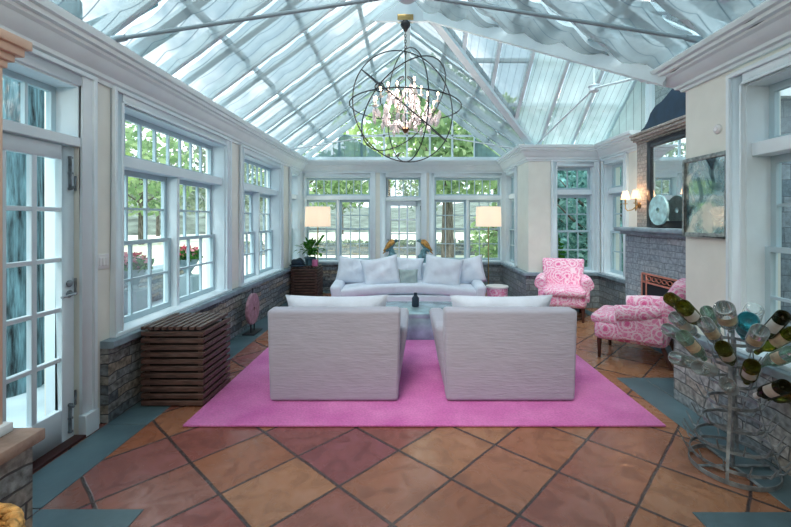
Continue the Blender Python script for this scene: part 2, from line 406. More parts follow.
def tile_mat():
    m,nt,out=newmat('terracotta_tiles')
    p=N(nt,'ShaderNodeBsdfPrincipled'); L(nt,p.outputs[0],out.inputs[0])
    g=N(nt,'ShaderNodeNewGeometry'); sp=N(nt,'ShaderNodeSeparateXYZ'); L(nt,g.outputs['Position'],sp.inputs[0])
    nzw=N(nt,'ShaderNodeTexNoise'); nzw.inputs['Scale'].default_value=5; L(nt,g.outputs['Position'],nzw.inputs['Vector'])
    wob=math_(nt,'MULTIPLY',math_(nt,'SUBTRACT',nzw.outputs[0],.5),.011)
    ca,sa=.6815,.7319
    u=math_(nt,'ADD',math_(nt,'ADD',math_(nt,'MULTIPLY',sp.outputs[0],ca),math_(nt,'MULTIPLY',sp.outputs[1],sa)),wob)
    v=math_(nt,'ADD',math_(nt,'SUBTRACT',math_(nt,'MULTIPLY',sp.outputs[1],ca),math_(nt,'MULTIPLY',sp.outputs[0],sa)),wob)
    tu=math_(nt,'DIVIDE',math_(nt,'SUBTRACT',u,1.896),.485); tv=math_(nt,'DIVIDE',math_(nt,'SUBTRACT',v,1.414),.425)
    fu=math_(nt,'FLOOR',tu); fv=math_(nt,'FLOOR',tv)
    ru=math_(nt,'ABSOLUTE',math_(nt,'SUBTRACT',math_(nt,'SUBTRACT',tu,fu),.5)); rv=math_(nt,'ABSOLUTE',math_(nt,'SUBTRACT',math_(nt,'SUBTRACT',tv,fv),.5))
    mx=math_(nt,'MAXIMUM',ru,rv)
    grout=N(nt,'ShaderNodeMapRange'); grout.inputs[1].default_value=.476; grout.inputs[2].default_value=.487; L(nt,mx,grout.inputs[0])
    cb=N(nt,'ShaderNodeCombineXYZ'); L(nt,fu,cb.inputs[0]); L(nt,fv,cb.inputs[1])
    wn=N(nt,'ShaderNodeTexWhiteNoise'); wn.noise_dimensions='3D'; L(nt,cb.outputs[0],wn.inputs['Vector'])
    base=ramp(nt,wn.outputs[0],[(0,s2l(146,96,74)),(.22,s2l(158,114,88)),(.42,s2l(138,84,80)),(.6,s2l(160,118,90)),(.8,s2l(128,78,86)),(1,s2l(150,98,72))])
    nz=N(nt,'ShaderNodeTexNoise'); nz.inputs['Scale'].default_value=7; nz.inputs['Detail'].default_value=5; nz.inputs['Distortion'].default_value=1.2
    off=N(nt,'ShaderNodeVectorMath',operation='ADD'); L(nt,g.outputs['Position'],off.inputs[0])
    sc=N(nt,'ShaderNodeVectorMath',operation='SCALE'); L(nt,wn.outputs['Color'],sc.inputs[0]); sc.inputs['Scale'].default_value=9; L(nt,sc.outputs[0],off.inputs[1])
    L(nt,off.outputs[0],nz.inputs['Vector'])
    mot_sheen=ramp(nt,nz.outputs[0],[(.3,(.72,.70,.72)),(.52,(1,1,1)),(.72,(1.14,1.20,1.36))])  # tile mottling; the bluish top stop paints in a sky sheen
    base=mixc(nt,1,base,mot_sheen,'MULTIPLY')
    tn=N(nt,'ShaderNodeMapRange'); tn.inputs[1].default_value=.7; tn.inputs[2].default_value=1.8; tn.inputs[4].default_value=.7; L(nt,sp.outputs[0],tn.inputs[0])
    base=mixc(nt,tn.outputs[0],base,mixc(nt,1,mot_sheen,s2l(160,120,88),'MULTIPLY'))
    base=mixc(nt,grout.outputs[0],base,s2l(70,62,62))
    L(nt,base,p.inputs['Base Color'])
    L(nt,ramp(nt,nz.outputs[0],[(.3,(.38,.38,.38)),(.7,(.14,.14,.14))]),p.inputs['Roughness'])
    h=math_(nt,'SUBTRACT',math_(nt,'MULTIPLY',nz.outputs[0],.35),grout.outputs[0])
    b=N(nt,'ShaderNodeBump'); b.inputs['Strength'].default_value=.35; b.inputs['Distance'].default_value=.012
    L(nt,h,b.inputs['Height']); L(nt,b.outputs[0],p.inputs['Normal']); return m
M['tile']=tile_mat()
def rug_mat():
    m,nt,out=newmat('pink_wool_rug')
    p=N(nt,'ShaderNodeBsdfPrincipled'); L(nt,p.outputs[0],out.inputs[0]); p.inputs['Roughness'].default_value=.95; p.inputs['Specular IOR Level'].default_value=.1
    p.inputs['Sheen Weight'].default_value=.3
    g=N(nt,'ShaderNodeNewGeometry')
    nz=N(nt,'ShaderNodeTexNoise'); nz.inputs['Scale'].default_value=3; nz.inputs['Detail'].default_value=6; L(nt,g.outputs['Position'],nz.inputs['Vector'])
    n2=N(nt,'ShaderNodeTexNoise'); n2.inputs['Scale'].default_value=70; L(nt,g.outputs['Position'],n2.inputs['Vector'])
    a=ramp(nt,nz.outputs[0],[(.3,s2l(192,98,168)),(.7,s2l(214,132,190))])
    a=mixc(nt,1,a,ramp(nt,n2.outputs[0],[(.3,(.85,.85,.85)),(.7,(1.1,1.1,1.1))]),'MULTIPLY')
    L(nt,a,p.inputs['Base Color'])
    b=N(nt,'ShaderNodeBump'); b.inputs['Strength'].default_value=.4; b.inputs['Distance'].default_value=.01
    L(nt,n2.outputs[0],b.inputs['Height']); L(nt,b.outputs[0],p.inputs['Normal']); return m
M['rug']=rug_mat()
WORLD,HALL,EXPO,VIEW=1.1,32,1.08,'Standard'
# ================================================================== THE SHELL
XL,XR,XRF,XW = -2.26,2.30,2.08,3.32     # wall planes: left, right near, right far, wing end
YB,YW,YN = 8.65,6.95,3.35               # back wall, far wall of wing, near wall of wing
TOP=2.74; TH=.24

def sweep(mb,pts,prof):
    """prof: (inward distance, height) polygon; the room lies to the right of travel"""
    pts=[Vector((p[0],p[1])) for p in pts]; rings=[]
    for i,p in enumerate(pts):
        ns=[]
        for a,b in ((i-1,i),(i,i+1)):
            if a<0 or b>=len(pts): continue
            d=(pts[b]-pts[a]).normalized(); ns.append(Vector((d.y,-d.x)))
        n=ns[0] if len(ns)==1 else (ns[0]+ns[1])/(1+ns[0].dot(ns[1]))
        rings.append([Vector((p.x+n.x*d,p.y+n.y*d,z)) for d,z in prof])
    m=len(prof); vs=[q for r in rings for q in r]; fs=[]
    for i in range(len(pts)-1):
        for k in range(m): fs.append((i*m+k,i*m+(k+1)%m,(i+1)*m+(k+1)%m,(i+1)*m+k))
    fs.append(tuple(range(m))); fs.append(tuple((len(pts)-1)*m+k for k in range(m)))
    return mb.add(vs,fs)

def holed(mb,axis,p0,p1,a0,a1,z0,z1,holes):
    """a wall slab along 'axis' (x or y), thickness p0..p1, with rectangular holes (a0,a1,z0,z1)"""
    As=sorted({a0,a1,*[h[0] for h in holes],*[h[1] for h in holes]}); Zs=sorted({z0,z1,*[h[2] for h in holes],*[h[3] for h in holes]})
    As=[a for a in As if a0<=a<=a1]; Zs=[z for z in Zs if z0<=z<=z1]
    for i in range(len(As)-1):
        for j in range(len(Zs)-1):
            ca=(As[i]+As[i+1])/2; cz=(Zs[j]+Zs[j+1])/2
            if any(h[0]<ca<h[1] and h[2]<cz<h[3] for h in holes): continue
            if axis=='y': mb.box((min(p0,p1),As[i],Zs[j]),(max(p0,p1),As[i+1],Zs[j+1]))
            else: mb.box((As[i],min(p0,p1),Zs[j]),(As[i+1],max(p0,p1),Zs[j+1]))

WZ0,WZ1=.625,2.42
# floor
mb=MB(); mb.box((-2.6,-2.7,-.12),(3.75,9.0,0)); mb.box((-3.3,-2.7,-.12),(-2.6,1.2,0)); struct(mb.build('floor',M['tile']))
# bluestone borders set into the floor (a few millimetres proud)
def slab(n,x0,x1,y0,y1,h=.004):
    o=MB().box((x0,y0,-.02),(x1,y1,h)).build(n,M['bluestone'],bevel=.002,seg=1); struct(o)
SB=.003
slab('trim_1',-2.2,-1.9,.9,2.10); slab('trim_2',-2.2,-1.9,2.106,2.97); slab('trim_3',-2.2,-1.9,2.976,5.2); slab('trim_4',-2.2,-1.9,5.206,8.6)
slab('trim_5',-1.894,-1.36,1.5,2.10); slab('trim_6',1.46,2.2,1.5,2.08); slab('trim_7',1.985,2.24,2.086,3.85); slab('trim_8',2.246,3.3,3.41,3.85)
slab('trim_9',-1.89,2.02,8.28,8.6); slab('trim_10',1.76,2.02,6.65,8.27); slab('trim_11',2.03,3.0,6.62,6.89); slab('trim_12',2.86,3.27,3.86,6.60)

# walls
LH=[(2.0,2.80,-.1,WZ1),(3.2,5.04,WZ0,WZ1),(5.56,7.2,WZ0,WZ1),(7.86,8.45,WZ0,WZ1)]
mb=MB(); holed(mb,'y',XL,XL-TH,1.2,YB+TH,.0,TOP,LH); struct(mb.build('wall_left',M['wall']))
BH=[(-2.18,-.78,WZ0,WZ1),(-.46,.30,-.1,WZ1),(.58,2.02,WZ0,WZ1)]
mb=MB(); holed(mb,'x',YB,YB+TH,XL,XRF+TH,.0,TOP,BH); struct(mb.build('wall_back',M['wall']))
mb=MB(); holed(mb,'y',XRF,XRF+.2,YW+.001,YB,.0,TOP,[(7.75,8.45,WZ0,WZ1)]); struct(mb.build('wall_right_far',M['wall']))
mb=MB(); holed(mb,'x',YW,YW+.2,XRF+.2,XW+TH,.0,TOP,[(2.56,3.19,WZ0,WZ1)]); mb.box((XRF,YW,0),(XRF+.2,YW+.0009,TOP)); struct(mb.build('wall_wing_back',M['wall']))
mb=MB(); holed(mb,'y',XW,XW+TH,YN-TH,YW,.0,TOP,[(6.18,6.78,WZ0,WZ1),(4.05,5.45,-.1,2.9)]); struct(mb.build('wall_wing_end',M['wall']))
mb=MB(); holed(mb,'y',XR,XR+TH,1.2,YN,.0,TOP,[(1.45,2.76,WZ0,WZ1)]); struct(mb.build('wall_right',M['wall']))
mb=MB(); mb.box((XR+TH,YN-TH,0),(XW,YN,TOP)); wn=struct(mb.build('wall_wing_near',M['wall']))
MB().box((XR+TH,YN-TH-.03,-.2),(XW+TH,YN-TH,2.42)).build('shingle_cladding',M['shingle'],wn); MB().box((XR+TH,YN-TH-.10,2.42),(XW+TH,YN-TH,2.60)).build('eave_board',M['trim'],wn)

# stone knee walls with their caps
kprof=[(-.02,0),(.06,0),(.06,.55),(-.02,.55)]
cprof=[(-.02,.55),(.095,.55),(.10,.555),(.10,.598),(.095,.603),(-.02,.603)]
def knee(n,pts,m='stone',cm='cap'):
    o=struct(sweep(MB(),pts,kprof).build(n,M[m])); 
    c=sweep(MB(),pts,cprof).build('stone_cap',M[cm]); c.parent=o
knee('trim_13',[(XL,2.99),(XL,YB),(-.62,YB)])
knee('trim_14',[(.44,YB),(XRF,YB),(XRF,YW),(XW,YW),(XW,5.82)],'brick')
# near right knee wall: returns round the wall end
knee('trim_15',[(XW,YN),(XR,YN),(XR,1.3)],'stonelight')

# crown moulding
crown=[(0,2.50),(.022,2.50),(.028,2.525),(.05,2.535),(.055,2.56),(.075,2.575),(.105,2.60),(.125,2.635),(.15,2.65),(.155,2.668),(.185,2.672),(.19,2.70),(.215,2.705),(.225,2.735),(.225,2.75),(0,2.75)]
o=sweep(MB(),[(XL,1.2),(XL,YB),(XRF,YB),(XRF,YW),(XW,YW),(XW,5.66)],crown).build('trim_16',M['crown'],smooth=True,angle=25); struct(o)
o=sweep(MB(),[(XW,YN),(XR,YN),(XR,1.2)],[(d*1.12,2.75-(2.75-z)*.76) for d,z in crown]).build('trim_17',M['crown'],smooth=True,angle=25); struct(o)
# wall plate behind the crown that carries the roof
mb=MB(); mb.box((XL-TH,1.2,TOP+.01),(XL+.12,YB+TH,TOP+.06)); mb.box((XL+.12,YB,TOP+.01),(XRF+TH,YB+TH,TOP+.10)); mb.box((XR,1.2,TOP+.01),(XR+TH,YN,TOP+.06)); struct(mb.build('trim_18',M['trim']))

# ------------------------------------------------------------------ windows
def RB(a,b): return MB().box(a,b)
NW=[0]
def window(loc,rz,W,units,cols=3,tcols=4,depth=.15,cas=(.11,.11),casing_top=.10,H=(WZ0,WZ1),rows=2):
    """local x along the wall, y outward, origin at the left jamb on the inner wall face, floor level"""
    NW[0]+=1; root=struct(empty('window_%d'%NW[0],loc,rz)); z0,z1=H
    zb0,zb1=1.93,2.02; fr=.035
    # casing: two-step moulding on the wall face
    mb=MB(); cl,cr=cas
    def cbar(x0,x1,za,zb,t): mb.box((x0,-t,za),(x1,0.004,zb))
    for x0,x1,e in ((-cl,0,-1),(W,W+cr,1)):
        cbar(x0,x1,z0-.05,z1+casing_top,.022)
        if e<0: cbar(x0,x0+.03,z0-.05,z1+casing_top,.042); cbar(x1-.018,x1,z0,z1,.032)
        else: cbar(x1-.03,x1,z0-.05,z1+casing_top,.042); cbar(x0,x0+.018,z0,z1,.032)
    cbar(0,W,z1,z1+casing_top,.022); cbar(-cl,W+cr,z1+casing_top-.03,z1+casing_top,.043); cbar(0,W,z1,z1+.018,.032)
    mb.build('casing',M['trim'],root,bevel=.004,seg=1)
    # reveal boards
    mb=MB(); t=.012
    mb.box((0,0.0,z0),(t,depth+.06,z1)); mb.box((W-t,0,z0),(W,depth+.06,z1)); mb.box((t,0,z1-t),(W-t,depth+.06,z1))
    mb.build('jamb',M['jamb'],root)
    mb=MB(); mb.box((-cl+.0,-.045,z0-.032),(W+cr,depth+.06,z0+.004)); mb.build('window_sill',M['trim'],root,bevel=.006)
    mb=MB(); mb.box((t,.03,zb0),(W-t,depth+.05,zb1)); mb.build('transom_bar',M['trim'],root,bevel=.004,seg=1)
    us=[]
    mw=.05; uw=(W-2*t-(units-1)*mw)/units
    if units>1:
        for i in range(1,units):
            x=t+i*uw+(i-1)*mw
            MB().box((x,.06,z0),(x+mw,depth+.05,zb0)).build('mullion',M['trim'],root,bevel=.004,seg=1)
    for i in range(units): us.append((t+i*(uw+mw),t+i*(uw+mw)+uw))
    def sash(name,x0,x1,za,zb,y,nc,nr,st=.045,bot=.05,top=.045):
        mb=MB(); th=.035
        mb.box((x0,y,za),(x0+st,y+th,zb)); mb.box((x1-st,y,za),(x1,y+th,zb))
        mb.box((x0+st,y,za),(x1-st,y+th,za+bot)); mb.box((x0+st,y,zb-top),(x1-st,y+th,zb))
        gx0,gx1,gz0,gz1=x0+st,x1-st,za+bot,zb-top
        for k in range(1,nc):
            x=gx0+(gx1-gx0)*k/nc; mb.box((x-.010,y+.004,gz0),(x+.010,y+th-.004,gz1))
        for k in range(1,nr):
            z=gz0+(gz1-gz0)*k/nr; mb.box((gx0,y+.005,z-.010),(gx1,y+th-.005,z+.010))
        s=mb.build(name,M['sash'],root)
        g=MB(); g.add([(gx0,y+th/2,gz0),(gx1,y+th/2,gz0),(gx1,y+th/2,gz1),(gx0,y+th/2,gz1)],[(0,1,2,3)])
        g.build('glass_pane',M['pane'],s)
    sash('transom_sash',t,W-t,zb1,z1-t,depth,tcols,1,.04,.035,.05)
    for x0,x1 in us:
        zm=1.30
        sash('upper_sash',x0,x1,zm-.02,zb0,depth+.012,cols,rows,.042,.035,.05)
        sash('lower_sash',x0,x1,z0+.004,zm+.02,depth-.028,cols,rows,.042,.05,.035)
    return root
L90=PI/2; R90=-PI/2
window((XL,3.2,0),L90,1.84,2,tcols=8)
window((XL,5.56,0),L90,1.64,2,tcols=8)
window((XL,7.86,0),L90,.59,1,tcols=3)
window((-2.18,YB,0),0,1.40,2,tcols=8,cas=(.07,.11))
window((.58,YB,0),0,1.44,2,tcols=8,cas=(.11,.05))
window((XRF,8.45,0),R90,.70,1,tcols=3,depth=.08,cas=(.10,.10))
window((2.56,YW,0),0,.63,1,tcols=3,depth=.1,cas=(.10,.10))
window((XW,6.78,0),R90,.60,1,cols=2,tcols=2,depth=.1,cas=(.09,.10))
window((XR,2.76,0),R90,1.31,1,tcols=3,depth=.15,cas=(.12,.11),cols=3)

# ------------------------------------------------------------------ doors
def door(n,loc,rz,W,zt,leaf_y,nc,nr,handle_right=True,glz=(.24,1.90),stile=.10,bolts=True):
    root=struct(empty('door_%d'%n,loc,rz)); z1=WZ1; c=.115
    mb=MB()
    for x0,x1 in ((-c,0),(W,W+c)):
        mb.box((x0,-.022,0),(x1,.004,z1+.1)); mb.box((x0 if x0<0 else x1-.03,-.042,.14),((x0+.03) if x0<0 else x1,.004,z1+.1))
        mb.box((x0-.004,-.05,0),(x1+.004,.004,.15))
    mb.box((0,-.022,z1),(W,.004,z1+.10)); mb.box((-c,-.043,z1+.07),(W+c,.004,z1+.1))
    mb.build('casing',M['trim'],root,bevel=.004,seg=1)
    mb=MB(); t=.012
    mb.box((0,.05 if leaf_y<.1 else 0,0),(t,.22,z1)); mb.box((W-t,0,zt+.06),(W,.22,z1)); mb.box((W-t,.08,0),(W,.22,zt)); mb.box((t,0,z1-t),(W-t,.22,z1)); mb.box((0,0,zt+.06),(t,.22,z1))
    mb.build('jamb',M['jamb'],root)
    MB().box((0,-.012,zt),(W,.2,zt+.065)).build('transom_bar',M['trim'],root,bevel=.004,seg=1)
    # transom light
    y=.15; mb=MB(); za,zb=zt+.065,z1-t
    mb.box((t,y,za),(.05,y+.035,zb)); mb.box((W-.05,y,za),(W-t,y+.035,zb)); mb.box((.05,y,za),(W-.05,y+.035,za+.03)); mb.box((.05,y,zb-.04),(W-.05,y+.035,zb))
    for k in range(1,4): x=.05+(W-.1)*k/4; mb.box((x-.011,y+.004,za+.03),(x+.011,y+.031,zb-.04))
    s=mb.build('transom_sash',M['sash'],root)
    MB().add([(.05,y+.018,za),(W-.05,y+.018,za),(W-.05,y+.018,zb),(.05,y+.018,zb)],[(0,1,2,3)]).build('glass_pane',M['pane'],s)
    # leaf
    x0,x1=.012,W-.012; y0,y1=leaf_y,leaf_y+.045; zb=.02; ztop=zt-.008; gz0,gz1=glz
    mb=MB(); mb.box((x0,y0,zb),(x0+stile,y1,ztop)); mb.box((x1-stile,y0,zb),(x1,y1,ztop)); mb.box((x0+stile,y0,zb),(x1-stile,y1,gz0)); mb.box((x0+stile,y0,gz1),(x1-stile,y1,ztop))
    gx0,gx1=x0+stile,x1-stile
    for k in range(1,nc): x=gx0+(gx1-gx0)*k/nc; mb.box((x-.018,y0+.004,gz0),(x+.018,y1-.004,gz1))
    for k in range(1,nr): z=gz0+(gz1-gz0)*k/nr; mb.box((gx0,y0+.005,z-.014),(gx1,y1-.005,z+.014))
    lf=mb.build('door_leaf',M['jamb'] ,root,bevel=.003,seg=1)
    MB().add([(gx0,y0+.022,gz0),(gx1,y0+.022,gz0),(gx1,y0+.022,gz1),(gx0,y0+.022,gz1)],[(0,1,2,3)]).build('glass_pane',M['pane'],lf)
    hx=x1-.045 if handle_right else x0+.045; s=-1 if handle_right else 1
    mb=MB(); mb.lathe([(.0,0),(.024,0),(.026,.006),(.012,.010),(.010,.05),(0,.05)],16,Matrix.Translation((hx,y0,1.0))@Matrix.Rotation(PI/2,4,'X'))
    mb.tube([(hx,y0-.045,1.0),(hx+s*.03,y0-.05,1.0),(hx+s*.11,y0-.045,.995)],.008,8)
    mb.build('door_handle',M['iron'],lf,smooth=True)
    mb=MB(); mb.lathe([(0,0),(.022,0),(.024,.008),(.012,.014),(0,.014)],16,Matrix.Translation((hx,y0,1.07))@Matrix.Rotation(PI/2,4,'X')); mb.build('deadbolt',M['iron'],lf,smooth=True)
    if bolts:
        for za,zb_ in ((1.70,1.93),(.06,.26)):
            mb=MB(); mb.cbox((hx,y0-.006,(za+zb_)/2),(.012,.010,zb_-za)); mb.tube([(hx,y0-.016,za),(hx,y0-.016,zb_)],.005,8)
            for z in (za+.01,(za+zb_)/2,zb_-.01): mb.cbox((hx,y0-.012,z),(.022,.020,.012))
            mb.ball((hx,y0-.03,za+.02 if za>1 else zb_-.02),.010)
            mb.build('surface_bolt',M['iron'],lf)
        hx2=x1+.004 if handle_right else x0-.004
    for z in (.28,1.05,1.75):
        MB().tube([(x1+.002,y0-.006,z-.05),(x1+.002,y0-.006,z+.05)],.007,8).build('hinge',M['iron'],lf)
    MB().box((-.0,-.05,0.001),(W,.2,.02)).build('threshold',M['threshold'],root,bevel=.004)
    return root
door(1,(XL,2.0,0),L90,.80,2.0,.025,3,5)
door(2,(-.46,YB,0),0,.76,1.92,.06,3,5,handle_right=False,bolts=False,glz=(.30,1.80))

# wall end board of the wing corner, and switch plate, thermostat
r=empty('light_switch',(XL,3.015,1.19),0,'white four-gang light switch plate between left glass door and window','switch')
MB().box((0,-.055,-.055),(.008,.055,.055)).build('switch_plate',M['white'],r,bevel=.003)
for k in range(3): MB().box((.006,-.042+k*.03,-.03),(.013,-.018+k*.03,.03)).build('rocker',M['white'],r,bevel=.002,seg=1)
r=empty('wall_thermostat',(XR,3.0,2.17),0,'small round white sensor high on right wall above the mirror','sensor')
Mx=Matrix.Rotation(-PI/2,4,'Y')
MB().lathe([(0,0),(.035,0),(.037,.006),(.030,.016),(0,.016)],24,Mx).build('housing',M['white'],r,smooth=True)
MB().lathe([(0,.016),(.016,.016),(.015,.022),(0,.022)],20,Mx).build('dial',M['white'],r,smooth=True)

# ------------------------------------------------------------------ roof
RX,RZ=2.18,2.76; AP=4.37; SL=(AP-RZ)/RX
def mainz(x): return AP-SL*abs(x)
WR=4.16; YM=(YW+YN)/2; WSL=(WR-2.76)/((YW-YN)/2)
def wingz(y): return WR-WSL*abs(y-YM)
def valx(y):   # main right slope x at which the wing roof cuts it
    if YN<y<YW: return min(RX,(AP-wingz(y))/SL)
    return RX
ceil=struct(empty('ceiling',(0,5,2.75)))
def roofbit(mb,n,m,**k):
    o=mb.build(n,m,ceil,world=True,**k); return o
YS=[1.35,2.1,2.85,3.6,4.35,5.18,5.95,6.65,7.35,8.05]
rh=.10
def up(p,d): return Vector((p[0],p[1],p[2]+d))
def rafter(p0,p1,w=.055,h=rh,lift=.03,n='rafter'):
    d=(Vector(p1)-Vector(p0)).normalized()
    nrm=Vector((0,0,1))
    roofbit(MB().bar(up(p0,lift),up(p1,lift),w,h,nrm),n,M['rafter'])
for y in YS+[8.62]:
    rafter((-RX-.1,y,mainz(RX+.1)),(-.02,y,mainz(0)))
    vx=valx(y); 
    if vx>=RX: rafter((RX+.1,y,mainz(RX+.1)),(.02,y,mainz(0)))
    elif vx>.45: rafter((vx,y,mainz(vx)),(.02,y,mainz(0)))
rafter((0,1.2,AP),(0,8.7,AP),.10,.12,.02,'ridge_beam')
# valleys, wing rafters, wing ridge
vr=(AP-WR)/SL
roofbit(MB().bar((RX+.02,YN,2.75),(vr-.05,YM,mainz(vr-.05)+.0),.10,.30,(0,0,1)),'valley_beam',M['rafter'])
roofbit(MB().bar((RX-.02,YW,2.77),(vr,YM,mainz(vr)),.11,.14,(0,0,1)),'valley_beam',M['rafter'])
rafter((vr,YM,WR),(3.5,YM,WR),.09,.12,.02,'ridge_beam')
for x in (.78,1.26,1.74,2.26,2.80,3.34):
    y1=YW if x>RX else YM+(WR-mainz(x))/WSL
    rafter((x,y1,wingz(y1)),(x,YM,WR))
    y0=2*YM-y1; rafter((x,y0,wingz(y0)),(x,YM,WR))
# apex gusset
g=[(-.47,mainz(.47)-.02),(.47,mainz(.47)-.02),(.02,AP),(-.02,AP)]
Mg=Matrix.Translation((0,YM-.02,0))@Matrix.Rotation(PI/2,4,'X')
roofbit(MB().prism(g,-.02,.02,Mg),'apex_plate',M['trim'])
# glass
go=.11
mb=MB(); mb.add([(-RX-.3,1.0,mainz(RX+.3)+go),(-RX-.3,8.75,mainz(RX+.3)+go),(0,8.75,AP+go),(0,1.0,AP+go)],[(0,1,2,3)])
q=.0
mb.add([(RX+.3,1.0,mainz(RX+.3)+go),(RX+.06,YN-.1,mainz(RX+.06)+go),(vr,YM,mainz(vr)+go),(0,YM,AP+go),(0,1.0,AP+go)],[(0,1,2,3,4)])
mb.add([(RX+.06,YW+.1,mainz(RX+.06)+go),(RX+.1,8.75,mainz(RX+.1)+go),(0,8.75,AP+go),(0,YM,AP+go),(vr,YM,mainz(vr)+go)],[(0,1,2,3,4)])
mb.add([(RX+.0,YW,2.76+go),(3.6,YW,2.76+go),(3.6,YM,WR+go),(vr,YM,WR+go)],[(0,1,2,3)])
mb.add([(RX+.0,YN,2.76+go),(3.6,YN,2.76+go),(3.6,YM,WR+go),(vr,YM,WR+go)],[(0,1,2,3)])
roofbit(mb,'roof_glass',M['roofglass'])
# outer glazing bars across the slopes
for fr in (.22,.48,.74):
    x=RX*(1-fr)
    roofbit(MB().box((-x-.022,1.1,mainz(x)+.05),(-x+.022,8.7,mainz(x)+.10)),'glazing_bar',M['rafter'])
    ya=YM-(WR-mainz(x))/WSL; yb=2*YM-ya
    roofbit(MB().box((x-.03,1.1,mainz(x)+.05),(x+.03,ya,mainz(x)+.10)),'glazing_bar',M['rafter'])
    roofbit(MB().box((x-.03,yb,mainz(x)+.05),(x+.03,8.7,mainz(x)+.10)),'glazing_bar',M['rafter'])
for i in range(len(YS)):  # mid-bay bars added to show as dark bands through the blinds
    y=(YS[i]+(YS+[8.62])[i+1])/2
    for s in (-1,1):
        vx=valx(y) if s>0 else RX
        if vx>.5: roofbit(MB().bar((s*vx,y,mainz(vx)+.085),(s*.03,y,AP+.06),.10,.03),'glazing_bar',M['rafter'])
for fr in (.33,.66):
    y=YW-(YW-YM)*fr; xv=(AP-wingz(y))/SL
    roofbit(MB().box((xv,y-.03,wingz(y)+.05),(3.4,y+.03,wingz(y)+.10)),'glazing_bar',M['rafter'])
# back gable: mullions, glass; wing end gable
mb=MB(); mb.box((-RX,YB+.02,2.75),(RX,YB+.09,2.82))
for x in (-1.45,-.97,-.49,0,.49,.97,1.45): mb.box((x-.02,YB+.03,2.82),(x+.02,YB+.08,mainz(x)))
mb.box((-1.45,YB+.03,3.28),(1.45,YB+.08,3.32))
roofbit(mb,'gable_frame',M['rafter'])
roofbit(MB().add([(-RX,YB+.055,2.75),(RX,YB+.055,2.75),(0,YB+.055,AP)],[(0,1,2)]),'gable_glass',M['pane'])
mb=MB(); mb.box((XW+.02,5.60,2.75),(XW+.10,5.68,wingz(5.64)+.02)); mb.box((XW+.02,4.0,2.75),(XW+.10,4.08,wingz(4.04)))
roofbit(mb,'gable_frame',M['rafter'])
roofbit(MB().add([(XW+.06,YN,2.76),(XW+.06,YW,2.76),(XW+.06,YM,WR)],[(0,1,2)]),'gable_glass',M['pane'])

# blinds -----------------------------------------------------------
Lslope=math.hypot(RX,AP-RZ)
def blind(label,side,y0,y1,A,phase=0,mname='blind',group=None):
    """side -1/+1: main slope; wavy cloth hung under the rafters"""
    gap=.035; drop=.045
    def s0(y):
        if side<0: return .02
        vx=valx(y); return max(.02,1-vx/RX+(.015 if vx<RX else 0))
    def fn(u,v):
        y=y0+gap+(y1-y0-2*gap)*u
        a=s0(y); s=a+(.975-a)*v
        w=A*abs(math.sin(PI*(s*Lslope/.36+phase)))*(1.0-.25*abs(2*u-1))
        x=RX*(1-s)
        return Vector((side*x,y,mainz(x)-drop-w+.0))
    def uv(u,v):
        y=y0+(y1-y0)*u; a=s0(y); return (u,(a+(.975-a)*v)*Lslope)
    mb=MB().grid(fn,16,90,uv)
    o=mb.build('roof_blind',M[mname],smooth=True,origin=(side*RX*.5,(y0+y1)/2,mainz(RX*.5)),angle=70)
    tag(o,label,'blind',group); return o
ORD=['first','second','third','fourth','fifth','sixth','seventh','eighth','ninth','tenth']
YY=YS+[8.60]
for i in range(len(YY)-1):
    amp=.05 if i<3 else .028
    blind('grey sagging cloth roof blind on left slope, %s bay from the back gable'%ORD[9-i],-1,YY[i],YY[i+1],amp,.13*i,'blind','blinds on the left roof slope')
for i in range(len(YY)-1):
    y0,y1=YY[i],YY[i+1]
    if y0<YM and y1>YM-.05 and valx((y0+y1)/2)<.75: pass
    amp=.075 if i<5 else .026
    blind('pale sagging cloth roof blind on right slope, %s bay from the back gable'%ORD[9-i],1,y0,y1,amp,.21*i,'blind','blinds on the right roof slope')
# wing blinds (far slope of the wing), flat
WX=[.40,.78,1.26,1.74,2.26,2.80,3.34]
for i in range(len(WX)-1):
    x0,x1=WX[i]+.03,WX[i+1]-.03
    def ylow(x): return min(YW-.06,YM+(WR-mainz(min(x,RX+.3)))/WSL-.06) if x<RX+.25 else YW-.04
    yl=min(ylow(x0),ylow(x1)) if i<4 else YW-.05
    def fn(u,v):
        x=x0+(x1-x0)*u; yb=ylow(x) if i>=1 else ylow(x)
        y=yb+(YM+.06-yb)*v
        return Vector((x,y,wingz(y)-.035-.012*abs(math.sin(PI*(y-YM)/.4))))
    def uv(u,v): return (u,v*2.2)
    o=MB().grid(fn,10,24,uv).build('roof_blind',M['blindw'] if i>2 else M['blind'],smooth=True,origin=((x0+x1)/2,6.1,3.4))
    tag(o,'pale flat cloth blind on sloping roof above fireplace side room, %s bay from the chimney'%ORD[len(WX)-2-i],'blind','blinds on the side roof')
# gable corner blinds
for sx,lb in ((-1,'dark grey triangular blind in left corner of the back gable'),(1,'dark grey triangular blind in right corner of the back gable')):
    ye=YB+.012
    xi=1.30 if sx<0 else 1.45
    def fn(u,v):
        xo=RX-.05; x=xo+(xi-xo)*u
        if sx<0:
            x=xo+(.55-xo)*u; zt=min(mainz(x)-.06, 3.33-.62*max(0,1.28-x)) 
        else: zt=mainz(x)-.06
        return Vector((sx*x,ye,2.765+(max(zt,2.766)-2.765)*v))
    o=MB().grid(fn,14,6,lambda u,v:(u*1.4,v)).build('gable_blind',M['gblind'],origin=(sx*1.6,ye,2.77)); tag(o,lb,'blind')

